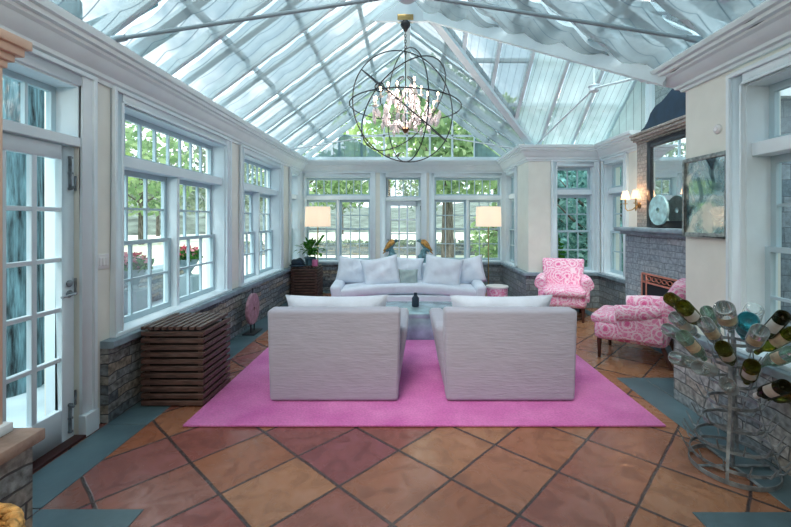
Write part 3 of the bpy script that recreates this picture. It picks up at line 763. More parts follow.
def fn(u,v):
    y=YW-.04+(5.70-YW+.04)*u; return Vector((XW+.03,y,2.77+(max(wingz(y)-.05,2.771)-2.77)*v))
o=MB().grid(fn,12,6,lambda u,v:(u*1.2,v)).build('gable_blind',M['blindw'],origin=(XW+.03,6.3,2.77)); tag(o,'pale triangular blind in side gable beside the chimney top','blind')
# tie rod trusses
def truss(n,pa,pb,hub,top=None,r=.013,hubr=.05,m='rod'):
    root=struct(empty('trim_%d'%n,hub)); pa,pb,hub=Vector(pa),Vector(pb),Vector(hub)
    for p in (pa,pb):
        MB().tube([p,p.lerp(hub,.06)],[.028,.022],10).add([],[]).build('end_bracket',M[m],root,world=True,smooth=True)
        MB().tube([p.lerp(hub,.05),hub],r,10).build('tie_rod',M[m],root,world=True,smooth=True)
    if top is not None: MB().tube([hub,top],r*.9,8).build('hanger_rod',M['rafter'],root,world=True,smooth=True)
    MB().lathe([(0,-.05),(hubr*.7,-.05),(hubr,-.035),(hubr,.015),(hubr*1.25,.02),(hubr*1.25,.03),(hubr*.5,.05),(0,.05)],20,Matrix.Translation(hub)).build('hub',M['trim'],root,world=True,smooth=True,angle=30)
truss(19,(-2.10,2.85,2.76),(2.12,2.90,2.78),(0,2.88,3.10),(0,2.88,4.30),.014,.062)
truss(20,(-2.08,7.1,2.72),(2.05,7.1,2.72),(-.03,7.1,3.06),(-.03,7.1,4.3),.011,.05,'rafter')
truss(21,(2.12,YN+.06,2.74),(2.16,YW-.03,2.74),(2.36,5.12,3.16),(2.36,5.14,4.10),.014,.06,'rafter')

# ------------------------------------------------------------------ doorway pier and column in the left foreground
p=empty('trim_22',(-1.9,1.56,0)); struct(p)
MB().box((-2.5,1.42,0),(-1.545,1.675,.58)).build('pier_stone',M['stone'],p,world=True)
MB().box((-2.55,1.38,.58),(-1.515,1.705,.63)).build('pier_cap',M['pcap'],p,world=True,bevel=.008)
mb=MB(); mb.box((-2.0,1.45,.665),(-1.645,1.655,2.16)); mb.build('column_shaft',M['peach'],p,world=True,bevel=.006)
MB().box((-2.02,1.43,.63),(-1.622,1.675,.67)).build('column_base',M['trim'],p,world=True,bevel=.006)
mb=MB(); 
for k,(e,z) in enumerate(((.012,2.12),(.03,2.15),(.055,2.18),(.075,2.215))): mb.box((-2.0-e,1.45-e,z),(-1.645+e*.7,1.655+e,z+.04))
mb.build('column_capital',M['peach'],p,world=True,bevel=.006)

# the hall behind the doorway, where the photograph was taken
mb=MB(); mb.box((-3.4,-2.7,-.1),(-3.2,1.2,2.95)); mb.box((-3.2,1.0,0),(-2.56,1.2,2.95)); struct(mb.build('wall_hall_left',M['wall']))
mb=MB(); mb.box((3.2,-2.7,-.1),(3.4,1.2,2.95)); mb.box((2.56,1.0,0),(3.2,1.2,2.95)); struct(mb.build('wall_hall_right',M['wall']))
struct(MB().box((-3.4,-2.9,-.1),(3.4,-2.7,2.95)).build('wall_hall_back',M['wall']))
mb=MB(); mb.box((-3.4,-2.9,2.96),(3.4,1.1,3.05)); struct(mb.build('ceiling_hall',M['trim']))
# ================================================================== FURNITURE
def rbox(n,a,b,m,parent,bev=.03,seg=4,M4=None,world=False):
    mb=MB().box(a,b,M4); return mb.build(n,m,parent,bevel=bev,seg=seg,world=world)
def pillow_mesh(w,h,t,seed=0,nu=16,pinch=.08):
    rnd=random.Random(seed); ph=[rnd.uniform(0,6) for _ in range(6)]
    def side(sg):
        def fn(u,v):
            a=2*u-1;b=2*v-1
            x=w/2*a*(1-pinch*(1-b*b)); z=h/2*b*(1-pinch*(1-a*a))
            th=t/2*((1-a**4)*(1-b**4))**.55
            wr=.012*(math.sin(7*a+ph[0]+2*b)+math.sin(6*b+ph[1]-3*a))*(1-a*a)*(1-b*b)
            return Vector((x,sg*(th+wr*sg),z))
        return fn
    mb=MB(); mb.grid(side(1),nu,nu); mb.grid(side(-1),nu,nu); return mb
def pillow(name,loc,w,h,t,rot,m,label,group=None,seed=0):
    o=pillow_mesh(w,h,t,seed).build(name,m,smooth=True,angle=80)
    o.location=loc; o.rotation_euler=rot; tag(o,label,'pillow',group); return o

# ---- rug
def rug(u,v): return 0
o=MB().box((-1.62,2.93,.004),(1.87,7.85,.018)).build('area_rug',M['rug'],bevel=.004,origin=(.12,5.4,.004)); 
tag(o,'large bright pink rug on the terracotta tile floor','rug')

# ---- two white slipcovered armchairs, backs to the camera (local: back at y=0, front +y)
def armchair(loc,label,W=1.05):
    r=empty('slipcovered_armchair',loc,0,label,'armchair')
    h=W/2; D=.97
    # back: tall slab, top slightly wider and rounded
    def slab(u,v):  # placeholder for grid
        pass
    mb=MB(); vs=[]; prof=[(0,.008),(.3,.008),(.62,.004),(.765,.0)]
    mb.box((-h,0,.004),(h,.20,.75))
    for i,q in enumerate(mb.v):
        if q.z>.5: q.x*=1.035
        if q.z>.5 and q.y>.1: q.y-=.03
        if q.z<.1 and q.y<.1: q.y+=.012
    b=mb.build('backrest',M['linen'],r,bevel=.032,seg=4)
    for s in (-1,1):
        mb=MB(); x0,x1=(h-.16,h-.005)
        mb.box((x0,.17,.01),(x1,D,.57))
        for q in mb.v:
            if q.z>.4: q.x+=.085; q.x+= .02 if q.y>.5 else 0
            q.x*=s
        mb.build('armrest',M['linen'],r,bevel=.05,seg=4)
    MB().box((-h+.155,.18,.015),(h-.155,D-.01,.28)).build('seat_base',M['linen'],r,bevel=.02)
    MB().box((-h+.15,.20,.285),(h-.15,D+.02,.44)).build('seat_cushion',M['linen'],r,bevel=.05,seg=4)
    o=pillow_mesh(W*.86,.46,.20,3).build('back_cushion',M['pillow'],r,smooth=True,angle=80); o.location=(-.02,.30,.60); o.rotation_euler=(math.radians(8),0,0)
    return r
armchair((-.595,3.285,.018),'white slipcovered armchair seen from behind, left one of the pair on pink rug')
armchair((.845,3.285,.018),'white slipcovered armchair seen from behind, right one of the pair on pink rug')

# ---- coffee table
r=empty('coffee_table',(.12,5.3,.018),0,'low square coffee table clad in blue-grey sheet metal between sofa and armchairs','table')
MB().box((-.74,-.30,.27),(.74,.46,.325)).build('table_top',M['zinc'],r,bevel=.006)
MB().box((-.73,-.29,.0),(.73,.45,.269)).build('table_base',M['zinc'],r,bevel=.004)
r=empty('dark_bottle_vase',(.113,5.42,.344),0,'small dark cylindrical vase standing on the coffee table','vase')
MB().lathe([(0,0),(.045,0),(.048,.01),(.048,.115),(.03,.135),(.022,.15),(.022,.175),(.026,.18),(.018,.18),(.016,.15),(0,.15)],20).build('vase_body',M['navy'],r,smooth=True)

# ---- sofa  (front at y=0, back +y)
r=empty('white_sofa',(.02,6.2,.018),0,'long white slipcovered sofa with flared arms in front of back windows','sofa')
h=1.16
def curve(x): return -.13*(1-(x/h)**2)*0+.10*(1-(x/h)**2)   # gentle bow of back/seat
def bow(mb,amp):
    for q in mb.v: q.y+=amp*(1-(q.x/h)**2)
    return mb
def sgrid(x0,x1,y0,y1,z0,z1,n=16):
    mb=MB()
    for i in range(n):
        a=x0+(x1-x0)*i/n; b=x0+(x1-x0)*(i+1)/n
        vs=[(x,y,z) for z in (z0,z1) for y in (y0,y1) for x in (a,b)]
        fs=[(0,2,3,1),(4,5,7,6),(0,1,5,4),(2,6,7,3)]
        if i==0: fs.append((0,4,6,2))
        if i==n-1: fs.append((1,3,7,5))
        mb.add(vs,fs)
    return mb
mb=sgrid(-h+.13,h-.13,.10,.80,.02,.30); mb.build('sofa_base',M['sofa'],r,bevel=.02)
mb=sgrid(-h+.10,h-.10,-.02,.78,.30,.455); 
for q in mb.v:
    q.z-=.035; k=1-(q.x/h)**2
    if q.y<.4: q.z+=.05*k-.03*(1-k); q.y+=.16*k
    else: q.z+=.05*k
mb.build('seat_cushion',M['sofa'],r,bevel=.05,seg=4)
mb=sgrid(-h+.06,h-.06,.76,1.02,.02,.70)
for q in mb.v:
    if q.z>.5: q.y+=.05; q.z+=.012*math.cos(q.x*2.2)
mb.build('backrest',M['sofa'],r,bevel=.06,seg=4)
for s in (-1,1):
    mb=MB().box((h-.19,.0,.01),(h-.02,.95,.47))
    for q in mb.v:
        if q.z>.4: q.x+=.07
        if q.z>.4 and q.y>.5: q.z+=.06; q.x+=.03
        q.x*=s
    mb.build('armrest',M['sofa'],r,bevel=.055,seg=4)
T=math.radians
pillow('throw_pillow',(-.90,6.80,.645),.56,.46,.20,(T(-16),T(10),T(14)),M['pillow'],'white square pillow leaning on left arm of the sofa','white pillows on the sofa',1)
pillow('throw_pillow',(-.42,6.60,.65),.62,.50,.22,(T(-18),T(-10),T(4)),M['pillow'],'large white square pillow on sofa, second from the left arm','white pillows on the sofa',2)
pillow('throw_pillow',(.58,6.60,.64),.64,.54,.22,(T(-18),T(9),T(-4)),M['pillow'],'large white square pillow on sofa right of the small sage pillow','white pillows on the sofa',3)
pillow('throw_pillow',(1.02,6.80,.645),.56,.46,.20,(T(-16),T(-12),T(-12)),M['pillow'],'white square pillow leaning on right arm of the sofa','white pillows on the sofa',4)
pillow('throw_pillow',(0.0,6.90,.66),.56,.42,.14,(T(-14),T(4),0),M['pillow'],'white pillow at the middle of the sofa behind small sage pillow','white pillows on the sofa',5)
pillow('accent_pillow',(.02,6.58,.57),.32,.26,.13,(T(-16),0,0),M['tealpillow'],'small sage grey pillow at the middle of the white sofa',None,6)

# ---- console behind sofa with bird figures
r=empty('console_table',(0,7.50,.018),0,'narrow pale console table hidden behind the white sofa','table')
MB().box((-.9,-.13,.66),(.9,.13,.70)).build('table_top',M['trim'],r,bevel=.005)
for x in (-.85,.85):
    for y in (-.1,.1): MB().box((x-.025,y-.025,0),(x+.025,y+.025,.66)).build('leg',M['trim'],r)
def bird(x,s,label):
    r=empty('bird_figurine',(x,7.48,.719),0,label,'figurine','pair of bird figures behind the sofa')
    # pierced rock base
    mb=MB(); rnd=random.Random(5 if s>0 else 9)
    pr=[(0,0),(.085,0),(.10,.03),(.085,.07),(.095,.11),(.07,.15),(.05,.19),(.055,.22),(.03,.26),(0,.27)]
    mb.lathe(pr,14)
    for q in mb.v:
        k=1+.22*math.sin(9*q.z*6+3*math.atan2(q.y,q.x)); q.x*=k; q.y*=k; q.x+=s*.02*math.sin(q.z*14)
    mb.build('rock_base',M['verdigris'],r,smooth=True)
    # bird: body leaning, head towards the middle (s=+1 head to +x), tail down away
    mb=MB(); pts=[(-s*.10,0,.20),(-s*.04,0,.27),(s*.01,0,.33),(s*.05,0,.375),(s*.075,0,.395)]
    mb.tube(pts,[.028,.052,.050,.034,.026],12); mb.ball((s*.083,0,.395),(.034,.030,.032),12,8)
    mb.build('bird_body',M['verdigris'],r,smooth=True)
    mb=MB()
    for yy in (-1,1):
        mb.tube([(s*.055,yy*.035,.375),(s*.0,yy*.052,.35),(-s*.07,yy*.045,.29),(-s*.15,yy*.02,.21)],[.020,.042,.035,.008],10)
    mb.tube([(s*.06,0,.40),(s*.0,0,.385),(-s*.06,0,.33),(-s*.13,0,.235)],[.018,.042,.034,.012],10)
    mb.build('wing',M['orange'],r,smooth=True)
    mb=MB(); mb.tube([(s*.11,0,.395),(s*.13,0,.39),(s*.138,0,.375)],[.013,.009,.002],8); mb.build('beak',M['black'],r,smooth=True)
    mb=MB(); mb.tube([(-s*.10,0,.22),(-s*.16,0,.155)],[.022,.006],8); mb.build('tail',M['orange'],r,smooth=True)
bird(-.285,1,'bird figurine with golden wings on rock, left of the back door')
bird(.315,-1,'bird figurine with golden wings on rock, right of the back door')

# ---- slatted boxes
def slatbox(loc,w,d,hh,label,nf=11):
    r=empty('slatted_radiator_cover',loc,0,label,'radiator cover')
    MB().box((.03,.03,.02),(w-.03,d-.03,hh-.05)).build('core',M['slatdark'],r)  # solid dark filler painting the shade seen between slats
    p=hh/nf; 
    def slats(nm,fn):
        for k in range(nf):
            z0=.012+k*(hh-.012)/nf; z1=z0+(hh/nf)*.66
            fn(z0,z1).build(nm,M['wood'],r,bevel=.003,seg=1)
    slats('front_slat',lambda a,b:MB().box((0,-.002,a),(w,.018,b)))
    slats('side_slat',lambda a,b:MB().box((w-.018,.02,a),(w+.002,d,b)))
    slats('side_slat',lambda a,b:MB().box((-.002,.02,a),(.018,d,b)))
    for x in (.02,w-.055):
        for y in (.022,d-.05): MB().box((x,y,0),(x+.035,y+.028,hh-.02)).build('corner_post',M['wood'],r)
    n=9
    for k in range(n):
        x0=.0+k*w/n; MB().box((x0,-.004,hh-.004),(x0+w/n*.66,d,hh+.022)).build('top_slat',M['wood'],r,bevel=.003,seg=1)
    return r
slatbox((-2.125,3.24,.005),.50,.49,.62,'dark slatted wooden radiator cover below the big left windows, nearest the camera')
slatbox((-2.165,7.55,.005),.50,.50,.60,'dark slatted wooden radiator cover in far left corner under the potted plant')

# things on the far radiator cover
zt=.005+.60+.023
r=empty('potted_plant',(-1.87,7.80,zt),0,'leafy green houseplant in grey pot on far slatted radiator cover','plant')
MB().lathe([(0,0),(.07,0),(.095,.13),(.105,.135),(.105,.16),(.09,.16),(.085,.13),(0,.12)],18).build('pot',M['tealceramic'],r,smooth=True)
MB().lathe([(0,.13),(.086,.13),(.086,.125),(0,.12)],16).build('soil',M['soil'],r)
def leafclump(n,R,zc,ll,seed,flat=.75):
    rnd=random.Random(seed); lf=MB(); st=MB()
    for k in range(n):
        a=rnd.uniform(0,2*PI); e=rnd.uniform(.05,1)**.6; el=rnd.uniform(.15,1.45)
        d=Vector((math.cos(a)*math.cos(el),math.sin(a)*math.cos(el),math.sin(el)))
        p=Vector((0,0,zc-.05))+d*R*rnd.uniform(.55,1.05); 
        if k%2==0: st.tube([(0,0,zc-.08),p*.6+Vector((0,0,zc*.3)),p],.004,5)
        t=(d+Vector((0,0,-.5))+Vector((rnd.uniform(-.4,.4),)*3)).normalized(); s=t.cross(Vector((0,0,1))).normalized(); nn=s.cross(t)
        w=ll*.34
        pts=[p,p+t*ll*.35+s*w+nn*.01,p+t*ll*.8+s*w*.55,p+t*ll*1.1-nn*.02,p+t*ll*.8-s*w*.55,p+t*ll*.35-s*w+nn*.01]
        lf.add(pts+[p+t*ll*.5+nn*.018],[(0,1,6),(1,2,6),(2,3,6),(3,4,6),(4,5,6),(5,0,6)])
    return lf,st
lf,st=leafclump(75,.24,.26,.11,4)
lf.tube([(0,0,.15),(.10,-.02,.38),(.21,-.03,.56)],.004,5)
for k in range(5):
    p=Vector((.10+.028*k,-.02,.38+.04*k)); lf.add([p,p+Vector((.05,0,.05)),p+Vector((.09,-.01,.03)),p+Vector((.05,-.01,-.005))],[(0,1,2,3)])
lf.build('leaves',M['leaf_house'],r); st.build('stems',M['leaf_house'],r)
r=empty('folded_cloth_hat',(-2.06,7.66,zt),0,'dark navy soft bundle on far radiator cover beside plant pot','bundle')
mb=MB().ball((0,0,.065),(.125,.10,.075),16,10)
for q in mb.v: q.z=max(q.z+.012*math.sin(q.x*40)+.01*math.sin(q.y*50),0)
mb.build('bundle_crown',M['navy'],r,smooth=True)
MB().lathe([(0,0),(.15,0),(.155,.012),(.14,.03),(0,.035)],18).build('bundle_brim',M['navy'],r,smooth=True)
r=empty('pink_jar',(-1.735,7.66,zt),0,'small pink ceramic jar with dark stopper on far radiator cover','jar')
MB().lathe([(0,0),(.05,0),(.058,.02),(.055,.11),(.045,.125),(0,.125)],18).build('jar_body',M['pinkceramic'],r,smooth=True)
MB().lathe([(0,.125),(.015,.125),(.012,.2),(.018,.21),(0,.225)],12).build('stopper',M['navy'],r,smooth=True)

# ---- mauve disc on stand
r=empty('stone_disc_sculpture',(-2.05,5.39,.005),0,'mauve round stone disc on a dark stand beside left knee wall','sculpture')
MB().box((-.08,-.15,0),(.08,.15,.015)).build('base_plate',M['black'],r,bevel=.003)
for y in (-.06,.06): MB().tube([(0,y,.01),(0,y,.13)],.009,8).build('support_post',M['black'],r)
Md=Matrix.Translation((0,0,.315))@Matrix.Rotation(PI/2,4,'Y')
MB().lathe([(.026,-.022),(.195,-.022),(.205,-.012),(.205,.012),(.195,.022),(.026,.022),(.026,-.022)],40,Md).build('stone_disc',M['pinkstone'],r,smooth=True,angle=30)
MB().tube([(0,0,.51),(0,0,.585)],.006,8).build('top_spike',M['black'],r)

# ---- floor lamps
def floorlamp(loc,label,hs=1.36,ht=1.76,R=.255):
    r=empty('floor_lamp',loc,0,label,'lamp','brass floor lamps by the back windows')
    MB().lathe([(0,0),(.15,0),(.15,.012),(.03,.03),(.012,.05),(0,.05)],24).build('base',M['brass'],r,smooth=True,angle=30)
    MB().lathe([(0,.04),(.011,.04),(.011,1.45),(0,1.45)],10).build('pole',M['brass'],r,smooth=True)
    MB().lathe([(R,hs),(R-.01,ht),(R-.014,ht),(R-.004,hs),(R,hs)],32).build('lamp_shade',M['shade'],r,smooth=True,angle=40)
    mb=MB()
    for k in range(3):
        a=k*2*PI/3; mb.tube([(0,0,ht-.03),((R-.014)*math.cos(a),(R-.014)*math.sin(a),ht-.01)],.003,5)
    mb.build('shade_spider',M['brass'],r)
    mb=MB().ball((0,0,1.52),(.03,.03,.045)); mb.build('light_bulb',M['bulb'],r,smooth=True)
    l=bpy.data.lights.new('lamp_light','POINT'); l.energy=.8; l.color=(1,.82,.64); l.shadow_soft_size=.05
    lo=bpy.data.objects.new('lamp_light',l); C.objects.link(lo); lo.parent=r; lo.location=(0,0,1.60)
    return r
floorlamp((-1.80,8.20,.004),'brass floor lamp with lit drum shade in the left back corner')
floorlamp((1.645,8.20,.004),'brass floor lamp with lit drum shade behind right end of the sofa')

# ---- drum stool
r=empty('drum_stool',(1.61,7.25,.019),0,'round pale stool with pink panels beside right arm of the sofa','stool')
mb=MB().lathe([(0,0),(.155,0),(.175,.02),(.19,.27),(0,.27)],28); mb.build('stool_body',M['pinkfab'],r,smooth=True,angle=40)
MB().lathe([(0,.27),(.195,.27),(.20,.285),(.195,.305),(.17,.31),(0,.305)],28).build('stool_top',M['white'],r,smooth=True,angle=40)

# ---- pink floral armchairs (front -y, centre at origin)
def floralchair(loc,rz,label):
    r=empty('floral_armchair',loc,rz,label,'armchair')
    f=M['pinkfab']
    mb=MB().box((-.31,-.36,.20),(.31,.33,.40)); mb.build('seat_base',f,r,bevel=.06,seg=4)
    mb=sg=MB().box((-.30,-.40,.36),(.30,.26,.475))
    mb.build('seat_cushion',f,r,bevel=.055,seg=5)
    # raked back, slightly flared towards the top with rolled top edge
    mb=MB()
    def fr(u,v):
        s=2*u-1; w=.29+.035*v; z=.40+.46*v
        return Vector((s*w,.20+.17*v+.02*s*s-.035*math.sin(PI*v)*(1-s*s),z))
    def bk(u,v):
        s=2*u-1; w=.29+.035*v; z=.34+.52*v
        return Vector((s*w,.34+.15*v+.02*s*s,z))
    nu,nv=8,8
    mb.grid(fr,nu,nv); mb.grid(bk,nu,nv)
    fe=lambda fn,u:[fn(u,j/nv) for j in range(nv+1)]
    for u in (0,1):
        a=fe(fr,u); b=fe(bk,u); vs=a+b; mb.add(vs,[(j,j+1,nv+2+j,nv+1+j) for j in range(nv)])
    for v in (0,1):
        a=[fr(i/nu,v) for i in range(nu+1)]; b=[bk(i/nu,v) for i in range(nu+1)]; mb.add(a+b,[(i,i+1,nu+2+i,nu+1+i) for i in range(nu)])
    mb.build('backrest',f,r,bevel=.03,seg=3)
    for s in (-1,1):
        pts=[(s*.34,-.13,.515),(s*.335,-.02,.53),(s*.33,.12,.55),(s*.315,.27,.575)]
        mb=MB().tube(pts,[.085,.085,.08,.06],16); mb.build('arm_roll',f,r,smooth=True,angle=60)
        mb=MB().box((s*.27 if s>0 else -.37,-.12,.25),(.37 if s>0 else s*.27,.30,.52)); mb.build('arm_panel',f,r,bevel=.03)
        MB().lathe([(0,0),(.016,0),(.017,.02),(.026,.205),(0,.205)],12,Matrix.Translation((s*.26,-.31,0))).build('front_leg',M['leg'],r,smooth=True,angle=40)
        MB().bar((s*.26,.36,0),(s*.26,.28,.21),.035,.035,(0,1,0)).build('rear_leg',M['leg'],r,bevel=.004,seg=1)
    return r
floralchair((2.42,6.28,.004),T(-20),'pink and white floral armchair facing the room, in far right corner')
floralchair((2.51,4.46,.004),T(-128),'pink and white floral armchair seen from its side, turned towards the sofa by the fireplace')
# ================================================================== FIREPLACE
XF=3.13; ya,yb=4.0,5.82
r=struct(empty('trim_23',(3.3,4.9,0)))
mb=MB(); mb.box((XF,ya,0),(3.55,4.45,1.32)); mb.box((XF,5.35,0),(3.55,yb,1.32)); mb.box((XF,4.45,.78),(3.55,5.35,1.32)); mb.box((3.45,4.45,0),(3.55,5.35,.78))
mb.build('fireplace_surround',M['chimney'],r,world=True)
MB().box((3.20,4.451,.001),(3.449,5.349,.012)).build('firebox',M['firebox'],r,world=True)
mb=MB(); mb.box((3.44,4.451,0),(3.449,5.349,.779)); mb.box((3.14,4.451,.77),(3.44,5.349,.779)); mb.build('firebox_back',M['firebox'],r,world=True)
mb=MB(); sweepprof=[(0,1.30),(.03,1.30),(.04,1.33),(.10,1.34),(.12,1.355),(.12,1.40),(0,1.40)]
mb.box((2.95,ya-.08,1.345),(3.5,yb-.02,1.40)); mb.box((3.03,ya-.03,1.30),(3.5,yb-.04,1.346))
mb.build('mantel_shelf',M['cap'],r,world=True,bevel=.01)
MB().box((3.19,4.18,1.401),(3.6,5.63,2.54)).build('chimney_breast',M['upper'],r,world=True)
mb=MB()
for e,z0,z1 in ((.02,2.54,2.57),(.05,2.57,2.60),(.07,2.60,2.64),(.085,2.64,2.675)): mb.box((3.19-e,4.18-e,z0),(3.6,5.60+e,z1))
mb.build('chimney_cornice',M['upper'],r,world=True,bevel=.006,seg=1)
# lead shoulder with stepped outline, and the stack outside
px=[(5.56,2.675),(5.56,2.72),(5.48,2.745),(5.40,2.81),(5.34,2.90),(5.24,2.965),(5.10,2.99),(4.9,3.08),(4.70,2.99),(4.56,2.965),(4.46,2.90),(4.40,2.81),(4.32,2.745),(4.24,2.72),(4.24,2.675)]
Mp=Matrix(((0,0,1,0),(1,0,0,0),(0,1,0,0),(0,0,0,1)))
MB().prism(px,3.20,3.30,Mp).build('chimney_shoulder',M['slate'],r,world=True)
MB().box((3.50,4.35,2.5),(4.1,5.84,6.2)).build('chimney_stack',M['brick'],r,world=True)

# mantel mirror
r=empty('mantel_mirror',(3.18,4.9,1.45),0,'large black framed mirror leaning on the chimney above mantel','mirror')
def framed(r,x,y0,y1,z0,z1,fw,t,fm,gm,rim=None):
    mb=MB(); mb.box((x-t,y0,z0),(x,y0+fw,z1)); mb.box((x-t,y1-fw,z0),(x,y1,z1)); mb.box((x-t,y0+fw,z0),(x,y1-fw,z0+fw)); mb.box((x-t,y0+fw,z1-fw),(x,y1-fw,z1))
    mb.build('mirror_frame',fm,r,world=True,bevel=.005)
    MB().add([(x-t*.5,y0+fw,z0+fw),(x-t*.5,y1-fw,z0+fw),(x-t*.5,y1-fw,z1-fw),(x-t*.5,y0+fw,z1-fw)],[(0,1,2,3)]).build('mirror_glass',gm,r,world=True)
framed(r,3.185,4.47,5.33,1.402,2.52,.085,.04,M['mirframe'],M['mirror'])
# jade disc on the mantel
r=empty('jade_disc',(3.05,4.92,1.401),0,'large pale jade disc with centre hole on the mantel shelf','sculpture')
Md=Matrix.Translation((0,0,.215))@Matrix.Rotation(PI/2,4,'Y')@Matrix.Rotation(0,4,'X')
MB().lathe([(.034,-.014),(.18,-.014),(.185,0),(.18,.014),(.034,.014),(.034,-.014)],40,Md).build('disc',M['jade'],r,smooth=True,angle=30)
mb=MB(); mb.box((-.05,-.07,0),(.05,.07,.015)); mb.box((-.012,-.06,.015),(.012,.06,.035)); mb.build('stand',M['black'],r,bevel=.003,seg=1)
# sconce with two shades
def sconce(y,label):
    r=empty('wall_sconce',(3.19,y,1.70),0,label,'lamp','brass wall sconces beside the mantel mirror')
    MB().lathe([(0,0),(.045,0),(.04,.012),(.015,.02),(.012,.04),(0,.04)],16,Matrix.Rotation(-PI/2,4,'Y')).build('backplate',M['bronze'],r,smooth=True,angle=35)
    for s in (-1,1):
        yy=s*.13
        pts=[(-.03,0,0),(-.07,yy*.35,-.06),(-.11,yy*.75,-.075),(-.125,yy*.98,-.04),(-.125,yy,.02)]
        MB().tube(pts,.007,8).build('arm',M['brass'],r,smooth=True)
        MB().lathe([(0,.015),(.03,.02),(.032,.028),(.010,.03),(.010,.10),(0,.10)],12,Matrix.Translation((-.125,yy,0))).build('candle_cup',M['brass'],r,smooth=True,angle=35)
        MB().lathe([(.062,.085),(.036,.20),(.034,.20),(.060,.085),(.062,.085)],20,Matrix.Translation((-.125,yy,0))).build('lamp_shade',M['sshade'],r,smooth=True,angle=40)
        MB().ball((-.125,yy,.13),(.012,.012,.025)).build('light_bulb',M['bulb'],r,smooth=True)
    l=bpy.data.lights.new('sconce_light','POINT'); l.energy=1.2; l.color=(1,.62,.34); l.shadow_soft_size=.03
    lo=bpy.data.objects.new('sconce_light',l); C.objects.link(lo); lo.parent=r; lo.location=(-.125,0,.16)
sconce(5.57,'brass two-arm wall sconce with lit shades left of the mantel mirror')
sconce(4.31,'brass two-arm wall sconce with lit shades right of the mantel mirror')
# fire screen
r=empty('fire_screen',(3.10,4.9,.001),0,'copper framed fire screen with black mesh before the fireplace opening','fire screen')
y0,y1,z1=-.47,.45,.80
mb=MB()
for y in (y0,y1,y0+.10,y1-.10): mb.box((-.012,y-.012,0),(.012,y+.012,z1))
for z in (z1,z1-.11,.03): mb.box((-.012,y0,z-.011),(.012,y1,z+.011))
mb.build('frame',M['copper'],r,bevel=.003,seg=1)
mb=MB()
for k in range(7):
    yc=y0+.15+k*(y1-y0-.30)/6
    mb.tube([(0,yc+.030*math.cos(a)*(1.4),z1-.055+.026*math.sin(a)) for a in [2*PI*i/14 for i in range(14)]],.006,6,closed=True)
    if k<6: mb.tube([(0,yc+.042,z1-.055),(0,yc+(y1-y0-.30)/6-.042,z1-.055)],.006,6)
mb.build('ornament_band',M['copper'],r)
MB().box((-.003,y0+.01,.04),(.003,y1-.01,z1-.12)).build('mesh_panel',M['firebox'],r)
for y in (y0+.05,y1-.05): MB().box((-.08,y-.012,0),(.08,y+.012,.02)).build('foot',M['copper'],r,bevel=.004,seg=1)

# antique mirror on the near right wall
r=empty('antique_wall_mirror',(XR,3.09,1.66),0,'silver framed foxed antique mirror hanging on the right wall','mirror')
framed(r,XR-.004,2.86,3.34,1.37,1.99,.03,.035,M['silver'],M['antique'])

# ================================================================== CHANDELIER
CX,CY,CZ=-.02,YM,2.935; R=.70
r=empty('orb_chandelier',(CX,CY,CZ),0,'large iron orb chandelier with crystal candle cluster hanging from the ridge','chandelier')
MB().box((-.10,-.05,1.08),(.10,.05,1.15)).build('ceiling_bracket',M['brass'],r,bevel=.004)
MB().lathe([(0,.95),(.02,.955),(.035,.99),(.065,1.03),(.06,1.05),(.05,1.08),(0,1.08)],16).build('canopy',M['black'],r,smooth=True)
mb=MB(); z=.955; k=0
while z>.68:
    a=0 if k%2 else PI/2
    mb.tube([(.012*math.cos(t)*math.cos(a),.012*math.cos(t)*math.sin(a),z-.02+.024*math.sin(t)) for t in [2*PI*i/10 for i in range(10)]],.004,5,closed=True); z-=.036;k+=1
mb.build('chain',M['black'],r)
def ringn(nv,rad,wd=.020,n='orb_ring'):
    M4=Vector((0,0,1)).rotation_difference(Vector(nv)).to_matrix().to_4x4()
    MB().tube([M4@Vector((rad*math.cos(2*PI*i/72),rad*math.sin(2*PI*i/72),0)) for i in range(72)],.0075,6,closed=True).build(n,M['black'],r,smooth=True,angle=30)
ringn((math.sin(T(26)),-math.cos(T(26)),0),R)                       # facing the door
ringn((math.cos(T(22)),math.sin(T(22)),.05),R-.006)                # upright, nearly edge on
ringn((.02,.02,1),R+.004)              # near-horizontal
ringn((.63,-.19,.75),R-.012)             # oblique
ringn((.675,-.40,-.71),R-.018)
MB().tube([(0,0,.69),(0,0,.30)],.006,8).build('centre_rod',M['black'],r)
# small joint collar where rings cross
p=Vector((-.285,-.62,.045)); 
MB().tube([p+Vector((.05*math.cos(t),0,.05*math.sin(t))) for t in [2*PI*i/20 for i in range(20)]],.007,6,closed=True).build('ring_collar',M['black'],r,smooth=True)
